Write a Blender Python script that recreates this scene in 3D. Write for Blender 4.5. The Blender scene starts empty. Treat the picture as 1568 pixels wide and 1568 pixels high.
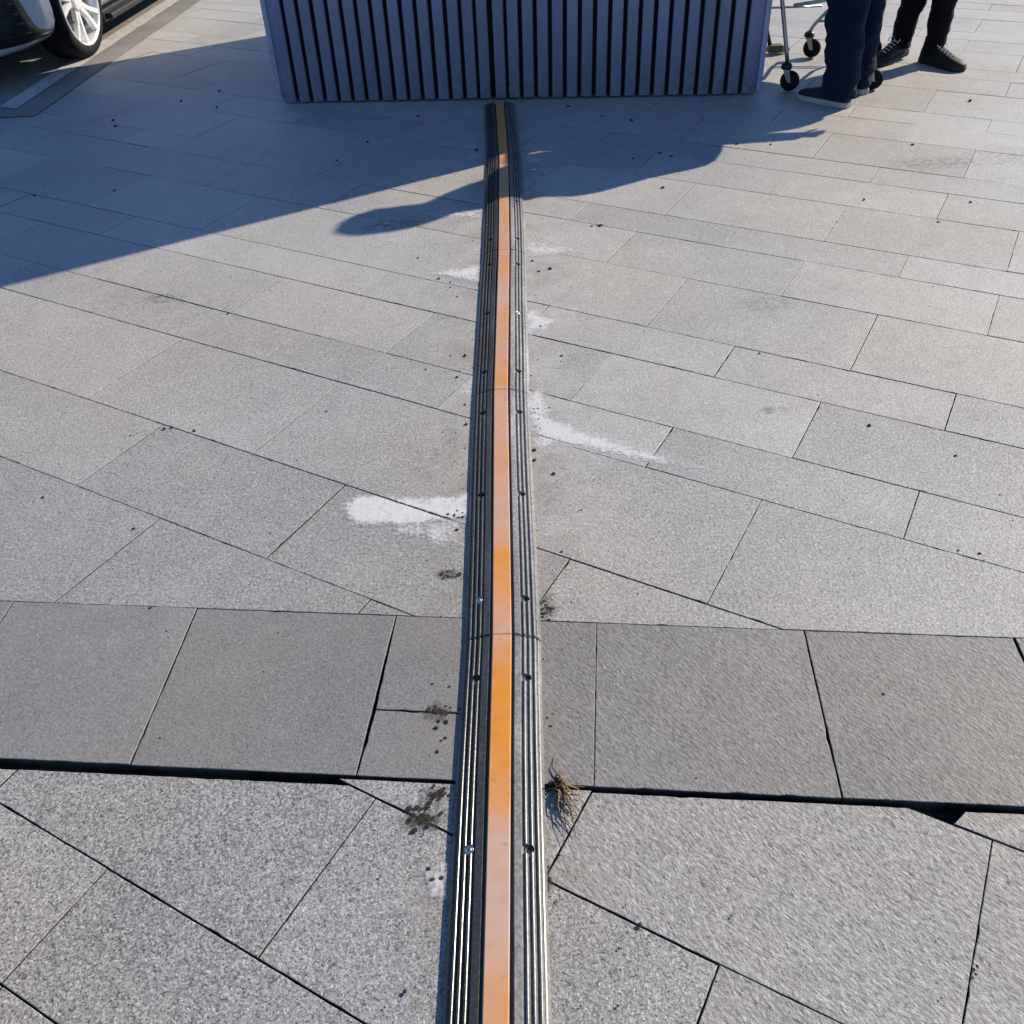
import bpy, bmesh, math, random
from mathutils import Vector, Matrix, noise as mnoise
random.seed(7)
sc = bpy.context.scene
COL = sc.collection
R_ = math.radians

# ------------------------------------------------------------------ camera
CAM_H = 1.5
FPX = 1420.0          # focal length in pixels of a 1568 px frame
def cam_axes():
    d = Vector((81.0, 1716.0, FPX)).normalized()            # world down in camera axes (x right, y down, z ahead)
    fwd = (Vector((0, 0, 1)) - d * d.z).normalized()
    right = d.cross(fwd)
    return Matrix((right, fwd, -d))
CAMR = cam_axes()
cam_data = bpy.data.cameras.new('camera')
cam_data.sensor_width = 36.0
cam_data.lens = FPX / 1568.0 * 36.0
cam_data.clip_start = 0.05
cam_data.clip_end = 2000
cam = bpy.data.objects.new('camera', cam_data)
COL.objects.link(cam)
cx, cy, cz = CAMR @ Vector((1, 0, 0)), CAMR @ Vector((0, -1, 0)), CAMR @ Vector((0, 0, -1))
M = Matrix((cx, cy, cz)).transposed().to_4x4()
M.translation = (0, 0, CAM_H)
cam.matrix_world = M
sc.camera = cam

def gp(px, py, z=0.0):
    """ground position seen at a photograph pixel"""
    r = CAMR @ Vector((px - 784.0, py - 784.0, FPX))
    t = (z - CAM_H) / r.z
    return Vector((r.x * t, r.y * t, z))

# ------------------------------------------------------------------ light
SUN_EL = R_(31.5)
SUN_H = Vector((0.861, 0.508, 0)).normalized()
SUNV = Vector((SUN_H.x * math.cos(SUN_EL), SUN_H.y * math.cos(SUN_EL), math.sin(SUN_EL)))
world = bpy.data.worlds.new('World')
sc.world = world
world.use_nodes = True
wn = world.node_tree
bgn = wn.nodes['Background']
sky = wn.nodes.new('ShaderNodeTexSky')
sky.sky_type = 'NISHITA'
sky.sun_disc = False
sky.sun_elevation = SUN_EL
sky.sun_rotation = math.atan2(SUN_H.x, SUN_H.y)
sky.altitude = 0
sky.air_density = 1.0
sky.dust_density = 0.0
sky.ozone_density = 7.0
wn.links.new(sky.outputs[0], bgn.inputs[0])
bgn.inputs[1].default_value = 0.12
sun_d = bpy.data.lights.new('sun', 'SUN')
sun_d.energy = 5.0
sun_d.angle = R_(0.53)
sun_d.color = (1.0, 0.872, 0.675)
sun = bpy.data.objects.new('sun', sun_d)
sun.rotation_euler = (-SUNV).to_track_quat('-Z', 'Y').to_euler()
sun.location = SUNV * 30
COL.objects.link(sun)
vs = sc.view_settings
vs.view_transform = 'Standard'
vs.look = 'None'
vs.gamma = 1.0
vs.use_curve_mapping = False
vs.exposure = 0.55

# ------------------------------------------------------------------ helpers
def tag(o, label=None, cat=None, group=None, kind=None):
    if label: o['label'] = label
    if cat: o['category'] = cat
    if group: o['group'] = group
    if kind: o['kind'] = kind
    return o

def empty(name, loc=(0, 0, 0), rz=0.0):
    o = bpy.data.objects.new(name, None)
    o.empty_display_size = 0.1
    o.location = loc
    o.rotation_euler = (0, 0, rz)
    COL.objects.link(o)
    return o

def link(name, me, mat=None, parent=None, smooth=False):
    o = bpy.data.objects.new(name, me)
    if mat is not None and not me.materials:
        me.materials.append(mat)
    COL.objects.link(o)
    if parent is not None:
        o.parent = parent
    if smooth:
        me.polygons.foreach_set('use_smooth', [True] * len(me.polygons))
    return o

def pydata(name, vs_, fs):
    me = bpy.data.meshes.new(name)
    me.from_pydata([tuple(v) for v in vs_], [], fs)
    me.update()
    return me

def bm_mesh(name, bm):
    bmesh.ops.recalc_face_normals(bm, faces=bm.faces[:])
    me = bpy.data.meshes.new(name)
    bm.to_mesh(me)
    bm.free()
    return me

def bm_box(bm, c, s, rot=None, bevel=0.0):
    r = bmesh.ops.create_cube(bm, size=1.0)
    vs_ = r['verts']
    for v in vs_:
        v.co = Vector((v.co.x * s[0], v.co.y * s[1], v.co.z * s[2]))
    if bevel > 0:
        es = list({e for v in vs_ for e in v.link_edges})
        rb = bmesh.ops.bevel(bm, geom=es, offset=bevel, segments=2, affect='EDGES', profile=0.5)
        vs_ = list({v for f in rb['faces'] for v in f.verts} | {v for v in vs_ if v.is_valid})
    for v in vs_:
        p = v.co.copy()
        if rot is not None: p = rot @ p
        v.co = p + Vector(c)
    return vs_

def bm_tube(bm, pts, rad, seg=10, cap=True):
    """sweep a round section along pts; rad a number or a list of numbers or (rx, ry)"""
    pts = [Vector(p) for p in pts]
    n = len(pts)
    rads = rad if isinstance(rad, (list, tuple)) else [rad] * n
    rings = []
    ref = None
    for i, p in enumerate(pts):
        if i == 0: d = pts[1] - p
        elif i == n - 1: d = p - pts[i - 1]
        else: d = (pts[i + 1] - p).normalized() + (p - pts[i - 1]).normalized()
        d.normalize()
        if ref is None:
            ref = Vector((1, 0, 0)) if abs(d.x) < 0.9 else Vector((0, 1, 0))
        a = (ref - d * ref.dot(d)).normalized()
        b = d.cross(a)
        ref = a
        r = rads[i]
        rx, ry = (r if isinstance(r, (list, tuple)) else (r, r))
        rings.append([bm.verts.new(p + a * (rx * math.cos(2 * math.pi * k / seg)) + b * (ry * math.sin(2 * math.pi * k / seg))) for k in range(seg)])
    for i in range(n - 1):
        for k in range(seg):
            bm.faces.new((rings[i][k], rings[i][(k + 1) % seg], rings[i + 1][(k + 1) % seg], rings[i + 1][k]))
    if cap:
        bm.faces.new(rings[0][::-1])
        bm.faces.new(rings[-1])
    return rings

# ------------------------------------------------------------------ materials
class NT:
    def __init__(self, name):
        self.m = bpy.data.materials.new(name)
        self.m.use_nodes = True
        self.t = self.m.node_tree
        self.n = self.t.nodes
        self.b = self.n['Principled BSDF']
        self.out = self.n['Material Output']
    def node(self, typ, **kw):
        nd = self.n.new(typ)
        for k, v in kw.items(): setattr(nd, k, v)
        return nd
    def link(self, a, b): self.t.links.new(a, b)
    def val(self, sock, v):
        if hasattr(v, 'links') or isinstance(v, bpy.types.NodeSocket): self.link(v, sock)
        else: sock.default_value = v
    def math(self, op, a, b=0.0, c=None, clamp=False):
        nd = self.node('ShaderNodeMath', operation=op, use_clamp=clamp)
        self.val(nd.inputs[0], a); self.val(nd.inputs[1], b)
        if c is not None: self.val(nd.inputs[2], c)
        return nd.outputs[0]
    def noise(self, scale, detail=2.0, rough=0.5, vec=None, dist=0.0):
        nd = self.node('ShaderNodeTexNoise')
        nd.inputs['Scale'].default_value = scale
        nd.inputs['Detail'].default_value = detail
        nd.inputs['Roughness'].default_value = rough
        nd.inputs['Distortion'].default_value = dist
        if vec is not None: self.link(vec, nd.inputs['Vector'])
        return nd.outputs['Fac']
    def smooth(self, v, a, b, lo=0.0, hi=1.0):
        nd = self.node('ShaderNodeMapRange', interpolation_type='SMOOTHSTEP')
        self.val(nd.inputs[0], v)
        nd.inputs[1].default_value = a; nd.inputs[2].default_value = b
        nd.inputs[3].default_value = lo; nd.inputs[4].default_value = hi
        return nd.outputs[0]
    def lin(self, v, a, b, lo=0.0, hi=1.0):
        nd = self.node('ShaderNodeMapRange')
        self.val(nd.inputs[0], v)
        nd.inputs[1].default_value = a; nd.inputs[2].default_value = b
        nd.inputs[3].default_value = lo; nd.inputs[4].default_value = hi
        return nd.outputs[0]
    def mix(self, f, a, b, mode='MIX'):
        nd = self.node('ShaderNodeMix', data_type='RGBA', blend_type=mode)
        self.val(nd.inputs[0], f)
        for s, v in ((nd.inputs[6], a), (nd.inputs[7], b)):
            if isinstance(v, (tuple, list)): s.default_value = (*v[:3], 1.0)
            else: self.link(v, s)
        return nd.outputs[2]
    def scale_col(self, col, f):
        nd = self.node('ShaderNodeVectorMath', operation='SCALE')
        if isinstance(col, (tuple, list)): nd.inputs[0].default_value = col[:3]
        else: self.link(col, nd.inputs[0])
        self.val(nd.inputs['Scale'], f)
        return nd.outputs[0]
    def pos(self): return self.node('ShaderNodeNewGeometry').outputs['Position']
    def obj(self): return self.node('ShaderNodeTexCoord').outputs['Object']
    def xyz(self, v):
        nd = self.node('ShaderNodeSeparateXYZ'); self.link(v, nd.inputs[0]); return nd.outputs
    def rnd(self): return self.node('ShaderNodeObjectInfo').outputs['Random']
    def bump(self, h, strength, dist, normal=None):
        nd = self.node('ShaderNodeBump')
        nd.inputs['Strength'].default_value = strength
        nd.inputs['Distance'].default_value = dist
        self.link(h, nd.inputs['Height'])
        if normal is not None: self.link(normal, nd.inputs['Normal'])
        return nd.outputs[0]
    def set(self, col=None, rough=None, spec=None, metal=None, normal=None, coat=None):
        b = self.b
        if col is not None:
            if isinstance(col, (tuple, list)): b.inputs['Base Color'].default_value = (*col[:3], 1)
            else: self.link(col, b.inputs['Base Color'])
        if rough is not None: self.val(b.inputs['Roughness'], rough)
        if spec is not None: self.val(b.inputs['Specular IOR Level'], spec)
        if metal is not None: self.val(b.inputs['Metallic'], metal)
        if coat is not None: self.val(b.inputs['Coat Weight'], coat)
        if normal is not None: self.link(normal, b.inputs['Normal'])
        return self.m

CABLE = [(-0.100, -0.62), (-0.068, 0.372), (-0.034, 1.372), (-0.016, 2.357), (0.016, 3.346), (0.039, 4.345), (0.037, 5.262)]

SMUDGES = [(250, 456, .10, .05, .62), (600, 345, .16, .07, .55), (1440, 250, .30, .10, .5), (1540, 240, .25, .16, .3), (1170, 465, .12, .07, .35),
           (1185, 628, .05, .035, .5), (1125, 1443, .02, .014, .5), (690, 650, .03, .16, .25), (655, 700, .10, .12, .22), (835, 760, .05, .1, .2)]

def stone(name, col, tone_var, speck, bump, tooled=False, spec=0.4, grain=125):
    t = NT(name)
    p = t.pos()
    X, Y, Z = t.xyz(p)
    rnd = t.rnd()
    blotch = t.noise(1.7, 4, 0.55, p)
    mid = t.noise(11, 4, 0.6, p)
    if tooled:
        m0 = t.node('ShaderNodeMapping')
        m0.inputs['Rotation'].default_value = (0, 0, R_(52))
        t.link(p, m0.inputs[0])
        mp = t.node('ShaderNodeMapping')
        mp.inputs['Scale'].default_value = (0.62, 1.25, 1)
        t.link(m0.outputs[0], mp.inputs[0]); q = mp.outputs[0]
    else:
        q = p
    sp = t.noise(grain, 2, 0.55, q)
    sp2 = t.noise(grain * 2.1, 2, 0.6, p)
    s1 = t.math('SUBTRACT', t.smooth(sp, 0.33, 0.67), 0.5)
    s2 = t.math('SUBTRACT', t.smooth(sp2, 0.33, 0.67), 0.5)
    pit = t.smooth(t.noise(170, 2, 0.5, p), 0.64, 0.74)
    s = t.math('ADD', t.math('MULTIPLY', s1, speck), t.math('MULTIPLY', s2, speck * 0.8))
    s = t.math('SUBTRACT', s, t.math('MULTIPLY', pit, speck * 0.9))
    # separate mineral grains, pale feldspar and dark mica
    vor = t.node('ShaderNodeTexVoronoi'); vor.inputs['Scale'].default_value = grain * 1.7
    t.link(q, vor.inputs['Vector'])
    cell = t.xyz(vor.outputs['Color'])[0]
    s = t.math('ADD', t.math('MULTIPLY', s, 0.62), t.math('MULTIPLY', t.math('SUBTRACT', cell, 0.5), speck * 0.75))
    s = t.math('ADD', s, t.math('MULTIPLY', t.smooth(cell, 0.90, 0.97), speck * 0.45))
    s = t.math('SUBTRACT', s, t.math('MULTIPLY', t.smooth(cell, 0.10, 0.03), speck * 0.35))
    tone = t.math('ADD', 1.0, s)
    tone = t.math('ADD', tone, t.math('MULTIPLY', t.math('SUBTRACT', rnd, 0.5), tone_var))
    tone = t.math('ADD', tone, t.math('MULTIPLY', t.math('SUBTRACT', blotch, 0.5), 0.46))
    tone = t.math('ADD', tone, t.math('MULTIPLY', t.math('SUBTRACT', mid, 0.5), 0.26))
    warm = t.mix(t.smooth(t.noise(0.9, 3, 0.5, p), 0.38, 0.66), col, (col[0] * 1.04, col[1] * 0.985, col[2] * 0.93))
    c = t.scale_col(warm, t.math('MAXIMUM', tone, 0.25))
    # brown dust that gathers along the cable ramp
    away = t.math('ABSOLUTE', t.math('SUBTRACT', X, t.math('ADD', t.math('MULTIPLY', Y, 0.029), -0.083)))
    dirt = t.math('MULTIPLY', t.smooth(away, 0.07, 0.26, 1.0, 0.0), t.smooth(t.noise(7, 4, 0.6, p), 0.38, 0.7))
    c = t.mix(t.math('MULTIPLY', dirt, 0.55), c, (0.20, 0.172, 0.148))
    # chalk from the drilling trodden in beside the ramp
    side_ = t.math('SUBTRACT', X, t.math('ADD', t.math('MULTIPLY', Y, 0.029), -0.083))
    reach = t.smooth(t.math('ABSOLUTE', t.math('SUBTRACT', side_, 0.10)), 0.04, 0.34, 1.0, 0.0)
    span = t.math('MULTIPLY', t.smooth(Y, 1.5, 2.0), t.smooth(Y, 3.2, 4.4, 1.0, 0.0))
    chalk = t.math('MULTIPLY', t.math('MULTIPLY', reach, span), t.smooth(t.noise(5.5, 5, 0.65, p), 0.36, 0.68))
    c = t.mix(t.math('MULTIPLY', chalk, 0.42), c, (0.46, 0.46, 0.47))
    # fine dark specks of grime
    g = t.smooth(t.noise(34, 2, 0.5, p), 0.735, 0.80)
    c = t.mix(t.math('MULTIPLY', g, 0.35), c, (0.05, 0.045, 0.04))
    # black rubbed marks
    tot = None
    for (sx, sy, rx, ry, amt) in SMUDGES:
        w = gp(sx, sy)
        dx = t.math('DIVIDE', t.math('SUBTRACT', X, w.x), rx)
        dy = t.math('DIVIDE', t.math('SUBTRACT', Y, w.y), ry)
        e = t.math('ADD', t.math('MULTIPLY', dx, dx), t.math('MULTIPLY', dy, dy))
        e = t.smooth(e, 0.0, 1.0, amt, 0.0)
        tot = e if tot is None else t.math('MAXIMUM', tot, e)
    mk = t.math('MULTIPLY', tot, t.smooth(t.noise(38, 4, 0.65, p), 0.40, 0.62))
    c = t.mix(mk, c, (0.035, 0.033, 0.032))
    nrm = t.bump(t.math('ADD', sp, t.math('MULTIPLY', sp2, 0.5)), bump, 0.004)
    nrm = t.bump(mid, 0.12, 0.01, nrm)
    return t.set(c, t.lin(sp2, 0.3, 0.7, 0.5, 0.75), spec, normal=nrm)

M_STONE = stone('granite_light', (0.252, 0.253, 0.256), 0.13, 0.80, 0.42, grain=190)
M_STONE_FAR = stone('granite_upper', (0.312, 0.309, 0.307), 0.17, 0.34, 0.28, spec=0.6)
M_STONE_FAR2 = stone('granite_upper_dim', (0.282, 0.280, 0.278), 0.12, 0.42, 0.32, spec=0.55, grain=135)  # same granite painted darker on the left, where sun gloss weakens
M_STONE_MID = stone('granite_upper_dimmest', (0.240, 0.240, 0.240), 0.09, 0.50, 0.34, spec=0.5, grain=140)  # same granite at its darkest, painting in the least sun gloss
M_STONE_MIDR = stone('granite_upper_dim_right', (0.284, 0.283, 0.282), 0.09, 0.46, 0.34, spec=0.5, grain=140)  # same granite toned down for weaker gloss on the near right
M_BAND = stone('granite_band', (0.182, 0.182, 0.184), 0.10, 0.34, 0.26, grain=170)
M_BAND_R = stone('granite_band_tooled', (0.182, 0.181, 0.182), 0.10, 0.38, 0.42, True)
M_STONE_R = stone('granite_light_tooled', (0.255, 0.254, 0.255), 0.10, 0.58, 0.44, True, grain=150)

def simple(name, col, rough=0.5, spec=0.5, metal=0.0, var=0.12, scale=8.0, bump=0.0, bscale=60, coat=None):
    t = NT(name)
    o = t.obj()
    f = t.lin(t.noise(scale, 4, 0.6, o), 0.3, 0.7, 1 - var, 1 + var)
    nm = t.bump(t.noise(bscale, 3, 0.6, o), bump, 0.003) if bump else None
    return t.set(t.scale_col(col, f), t.lin(t.noise(scale * 2.3, 3, 0.6, o), 0.3, 0.7, max(rough - 0.06, 0.02), rough + 0.06), spec, metal, nm, coat)

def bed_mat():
    t = NT('joint_soil_shade')
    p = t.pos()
    c = t.mix(t.smooth(t.noise(9, 4, 0.6, p), 0.35, 0.65), (0.018, 0.017, 0.016), (0.07, 0.064, 0.058))  # soil colour deepened to hold the shade inside the joints too
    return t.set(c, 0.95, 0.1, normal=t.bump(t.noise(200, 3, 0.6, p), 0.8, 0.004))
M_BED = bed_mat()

def far_paving():
    t = NT('paving_far')
    p = t.pos()
    mp = t.node('ShaderNodeMapping')
    mp.inputs['Rotation'].default_value = (0, 0, R_(30.2))
    t.link(p, mp.inputs[0])
    br = t.node('ShaderNodeTexBrick')
    br.inputs['Scale'].default_value = 1.0
    br.inputs['Color1'].default_value = (0.325, 0.32, 0.315, 1)
    br.inputs['Color2'].default_value = (0.30, 0.296, 0.292, 1)
    br.inputs['Mortar'].default_value = (0.12, 0.11, 0.10, 1)
    br.inputs['Mortar Size'].default_value = 0.004
    br.inputs['Brick Width'].default_value = 0.66
    br.inputs['Row Height'].default_value = 0.3
    t.link(mp.outputs[0], br.inputs[0])
    c = t.scale_col(br.outputs[0], t.lin(t.noise(1.5, 5, 0.6, p), 0.3, 0.7, 0.85, 1.12))
    c = t.scale_col(c, t.lin(t.noise(120, 3, 0.6, p), 0.3, 0.7, 0.85, 1.15))
    return t.set(c, 0.78, 0.28, normal=t.bump(t.noise(150, 3, 0.6, p), 0.25, 0.004))
M_FAR = far_paving()

def asphalt_mat():
    t = NT('asphalt')
    p = t.pos()
    f = t.lin(t.noise(2.2, 5, 0.6, p), 0.3, 0.7, 0.8, 1.15)
    g = t.lin(t.noise(120, 3, 0.7, p), 0.25, 0.75, 0.55, 1.4)
    c = t.scale_col(t.scale_col((0.205, 0.197, 0.19), f), g)
    return t.set(c, 0.85, 0.3, normal=t.bump(t.noise(160, 3, 0.7, p), 0.5, 0.006))
M_ASPH = asphalt_mat()

def paint_mat():
    t = NT('worn_line_paint')
    p = t.pos()
    w = t.smooth(t.noise(22, 5, 0.65, p), 0.22, 0.62)
    c = t.mix(w, (0.30, 0.285, 0.27), (0.46, 0.445, 0.43))
    return t.set(c, 0.7, 0.3, normal=t.bump(t.noise(160, 3, 0.7, p), 0.3, 0.004))
M_LINE = paint_mat()

def rubber_mat():
    t = NT('ribbed_black_rubber')
    p = t.pos()
    X, Y, Z = t.xyz(p)
    mpn = t.node('ShaderNodeMapping'); mpn.inputs['Scale'].default_value = (1, 0.25, 1)
    t.link(p, mpn.inputs[0])
    dust = t.smooth(t.noise(9, 5, 0.65, mpn.outputs[0]), 0.45, 0.72)
    side = t.smooth(t.math('SUBTRACT', X, t.math('ADD', t.math('MULTIPLY', Y, 0.029), -0.083)), -0.02, 0.045, 0.30, 1.0)  # right side paler: sun glare painted in along with the dust
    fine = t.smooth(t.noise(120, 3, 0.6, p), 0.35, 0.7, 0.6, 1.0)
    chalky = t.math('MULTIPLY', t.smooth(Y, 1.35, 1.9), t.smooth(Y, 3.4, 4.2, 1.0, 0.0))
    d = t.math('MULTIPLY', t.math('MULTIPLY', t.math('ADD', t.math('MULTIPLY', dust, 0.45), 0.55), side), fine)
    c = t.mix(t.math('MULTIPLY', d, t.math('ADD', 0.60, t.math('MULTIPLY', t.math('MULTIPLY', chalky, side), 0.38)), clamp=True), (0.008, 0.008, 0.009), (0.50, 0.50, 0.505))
    r = t.lin(d, 0, 1, 0.25, 0.42)
    r = t.math('ADD', r, t.math('MULTIPLY', t.math('SUBTRACT', t.noise(60, 3, 0.6, p), 0.5), 0.2))
    nm = t.bump(t.noise(90, 3, 0.6, p), 0.15, 0.002)
    nm = t.bump(t.noise(14, 2, 0.5, p), 0.10, 0.006, nm)
    return t.set(c, r, 0.5, normal=nm)
M_RUB = rubber_mat()

def lid_mat():
    t = NT('orange_plastic')
    p = t.pos()
    mpn = t.node('ShaderNodeMapping'); mpn.inputs['Scale'].default_value = (0.5, 1.0, 1)
    t.link(p, mpn.inputs[0])
    q = mpn.outputs[0]
    # pale lengths paint sun and sky glare, with some dust, over the orange
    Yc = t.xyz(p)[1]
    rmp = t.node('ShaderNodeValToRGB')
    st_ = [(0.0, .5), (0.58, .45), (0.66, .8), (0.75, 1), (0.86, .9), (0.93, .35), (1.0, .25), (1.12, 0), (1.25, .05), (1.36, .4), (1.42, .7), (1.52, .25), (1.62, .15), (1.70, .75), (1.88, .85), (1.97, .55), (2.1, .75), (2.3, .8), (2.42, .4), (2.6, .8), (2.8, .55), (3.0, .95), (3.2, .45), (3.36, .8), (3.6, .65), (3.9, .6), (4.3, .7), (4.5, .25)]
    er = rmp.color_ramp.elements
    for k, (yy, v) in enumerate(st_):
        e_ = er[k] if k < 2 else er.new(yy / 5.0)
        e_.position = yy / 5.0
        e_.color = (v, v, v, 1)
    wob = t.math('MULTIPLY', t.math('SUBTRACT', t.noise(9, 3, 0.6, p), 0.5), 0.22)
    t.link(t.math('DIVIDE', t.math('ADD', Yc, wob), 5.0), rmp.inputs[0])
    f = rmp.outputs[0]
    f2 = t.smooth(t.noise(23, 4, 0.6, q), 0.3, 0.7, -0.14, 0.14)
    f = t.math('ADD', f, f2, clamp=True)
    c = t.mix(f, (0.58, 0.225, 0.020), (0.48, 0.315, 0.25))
    mps = t.node('ShaderNodeMapping'); mps.inputs['Scale'].default_value = (1.0, 0.07, 1)
    t.link(p, mps.inputs[0])
    scr = t.smooth(t.noise(330, 3, 0.7, mps.outputs[0]), 0.56, 0.72)
    c = t.mix(t.math('MULTIPLY', scr, 0.22), c, (0.50, 0.42, 0.36))
    grime = t.smooth(t.noise(16, 5, 0.7, p), 0.46, 0.72)
    c = t.mix(t.math('MULTIPLY', grime, 0.20), c, (0.32, 0.18, 0.09))
    dark = t.smooth(t.noise(42, 3, 0.6, p), 0.62, 0.74)
    c = t.mix(t.math('MULTIPLY', dark, 0.5), c, (0.22, 0.11, 0.05))
    nm = t.bump(t.noise(30, 3, 0.6, p), 0.06, 0.003)
    return t.set(c, t.lin(t.noise(14, 3, 0.6, p), 0.3, 0.7, 0.30, 0.48), 0.5, normal=nm)
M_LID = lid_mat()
M_DARKMET = simple('brake_metal', (0.09, 0.09, 0.09), 0.5, 0.5, 0.8)
M_HOLE = simple('screw_dark_metal', (0.02, 0.02, 0.02), 0.5, 0.5, 0.3)
M_WASHER = simple('washer_steel', (0.42, 0.42, 0.43), 0.34, 0.5, 0.9)

def powder_mat():
    t = NT('drilling_powder')
    p = t.pos()
    at = t.node('ShaderNodeAttribute'); at.attribute_name = 'dens'
    d = at.outputs['Fac']
    n1 = t.noise(95, 5, 0.7, p)
    n2 = t.noise(24, 4, 0.6, p)
    v = t.math('ADD', d, t.math('MULTIPLY', t.math('SUBTRACT', n1, 0.5), 1.25))
    v = t.math('ADD', v, t.math('MULTIPLY', t.math('SUBTRACT', n2, 0.5), 1.0))
    a = t.smooth(v, 0.08, 0.85)
    a = t.math('MULTIPLY', a, t.smooth(d, 0.0, 0.12))
    t.set(t.scale_col((0.52, 0.52, 0.54), t.lin(n1, 0.3, 0.7, 0.92, 1.06)), 0.95, 0.1, normal=t.bump(n1, 0.4, 0.003))
    tr = t.node('ShaderNodeBsdfTransparent')
    mx = t.node('ShaderNodeMixShader')
    t.link(a, mx.inputs[0]); t.link(tr.outputs[0], mx.inputs[1]); t.link(t.b.outputs[0], mx.inputs[2])
    t.link(mx.outputs[0], t.out.inputs[0])
    return t.m
M_POWDER = powder_mat()
M_SILT = powder_mat()
M_SILT.name = 'dark_silt'
for nd_ in M_SILT.node_tree.nodes:
    if nd_.type == 'VECT_MATH' and nd_.operation == 'SCALE': nd_.inputs[0].default_value = (0.055, 0.049, 0.043)

def slat_mat():
    t = NT('grey_blue_slat_paint')
    o = t.obj()
    p = t.pos()
    f = t.lin(t.noise(3.0, 4, 0.6, p), 0.3, 0.7, 0.88, 1.1)
    rn = t.lin(t.rnd(), 0, 1, 0.92, 1.06)
    c = t.scale_col(t.scale_col((0.245, 0.262, 0.39), f), rn)
    zc = t.xyz(p)[2]
    mud = t.math('MULTIPLY', t.smooth(zc, 0.0, 0.22, 1.0, 0.0), t.smooth(t.noise(30, 4, 0.65, p), 0.42, 0.7))
    c = t.mix(t.math('MULTIPLY', mud, 0.5), c, (0.10, 0.095, 0.10))
    nick = t.smooth(t.noise(13, 4, 0.7, p), 0.66, 0.72)
    c = t.mix(t.math('MULTIPLY', nick, 0.45), c, (0.12, 0.12, 0.15))
    return t.set(c, t.lin(t.noise(20, 3, 0.6, p), 0.3, 0.7, 0.42, 0.58), 0.35)
M_SLAT = slat_mat()
M_BACK = simple('black_backing', (0.006, 0.006, 0.008), 0.8, 0.2)
M_ROOF = simple('grey_roof_sheet', (0.25, 0.25, 0.26), 0.5, 0.4)
M_PAINTCAR = simple('white_car_paint', (0.62, 0.63, 0.65), 0.22, 0.5, 0.0, 0.03, 3.0, coat=0.8)
M_BLACKPL = simple('black_plastic', (0.012, 0.012, 0.014), 0.42, 0.4)
M_GLASS = simple('dark_car_glass', (0.015, 0.018, 0.02), 0.06, 0.6, var=0.02)
M_TYRE = simple('tyre_rubber', (0.007, 0.007, 0.008), 0.8, 0.2, 0, 0.2, 20)
M_ALLOY = simple('bright_alloy', (0.80, 0.80, 0.81), 0.28, 0.5, 0.55, 0.03)
M_LAMP = simple('headlamp_lens', (0.5, 0.52, 0.55), 0.1, 0.6)
M_RED = simple('tail_lamp_red', (0.35, 0.01, 0.012), 0.15, 0.5)
M_CHROME = simple('cart_steel', (0.35, 0.36, 0.36), 0.32, 0.5, 0.85)
M_CARTGREEN = simple('cart_green_enamel', (0.32, 0.46, 0.40), 0.4, 0.5, 0.0)
M_OLIVE = simple('olive_plastic', (0.055, 0.075, 0.025), 0.5, 0.4)
M_SKIN = simple('skin', (0.45, 0.28, 0.20), 0.5, 0.4, 0, 0.06)
M_HAIR = simple('dark_hair', (0.015, 0.012, 0.01), 0.5, 0.4)

def cloth(name, col, sheen=0.0):
    t = NT(name)
    o = t.obj()
    f = t.lin(t.noise(9, 4, 0.6, o), 0.3, 0.7, 0.8, 1.2)
    wv = t.noise(420, 2, 0.5, o)
    nm = t.bump(wv, 0.25, 0.001)
    t.set(t.scale_col(col, f), 0.9, 0.10, normal=nm)
    t.b.inputs['Sheen Weight'].default_value = sheen
    return t.m
M_NAVY = cloth('navy_denim', (0.0042, 0.0095, 0.027), 0.04)
M_BLACKC = cloth('black_cloth', (0.007, 0.006, 0.008), 0.03)
M_JACKET = cloth('charcoal_jacket', (0.03, 0.032, 0.04), 0.1)
M_JACKET2 = cloth('dark_brown_coat', (0.04, 0.03, 0.027), 0.1)
M_SHOE = simple('dark_canvas', (0.012, 0.014, 0.024), 0.75, 0.3, 0, 0.15, 20)
M_SHOEB = simple('black_sneaker', (0.012, 0.010, 0.012), 0.65, 0.35, 0, 0.15, 20)
M_SOLE = simple('pale_rubber_sole', (0.30, 0.295, 0.285), 0.7, 0.3, 0, 0.1, 20)
M_SOLEB = simple('black_rubber_sole', (0.02, 0.02, 0.022), 0.7, 0.3)
M_LACE = simple('grey_lace', (0.45, 0.45, 0.46), 0.8, 0.2)
M_STONEBIT = simple('dark_grit', (0.035, 0.032, 0.03), 0.9, 0.2, 0, 0.3, 40)
M_PALEBIT = simple('pale_chip', (0.55, 0.54, 0.52), 0.9, 0.2, 0, 0.1, 40)
M_MUD = simple('dry_mud', (0.036, 0.031, 0.027), 0.95, 0.1, 0, 0.3, 60, 0.6, 160)
M_STRAW = simple('dry_straw', (0.24, 0.16, 0.085), 0.8, 0.2, 0, 0.25, 30)
M_ROOT = simple('dark_root', (0.03, 0.024, 0.017), 0.85, 0.2, 0, 0.25, 30)

# ------------------------------------------------------------------ the ground
def clip(poly, nx, ny, c):
    """keep the side nx*x + ny*y <= c of a convex polygon"""
    out = []
    for i, a in enumerate(poly):
        b = poly[(i + 1) % len(poly)]
        da, db = nx * a[0] + ny * a[1] - c, nx * b[0] + ny * b[1] - c
        if da <= 0: out.append(a)
        if (da < 0 < db) or (db < 0 < da):
            s = da / (da - db)
            out.append((a[0] + (b[0] - a[0]) * s, a[1] + (b[1] - a[1]) * s))
    return out

def area(poly):
    return 0.5 * sum(poly[i][0] * poly[(i + 1) % len(poly)][1] - poly[(i + 1) % len(poly)][0] * poly[i][1] for i in range(len(poly)))

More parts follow.
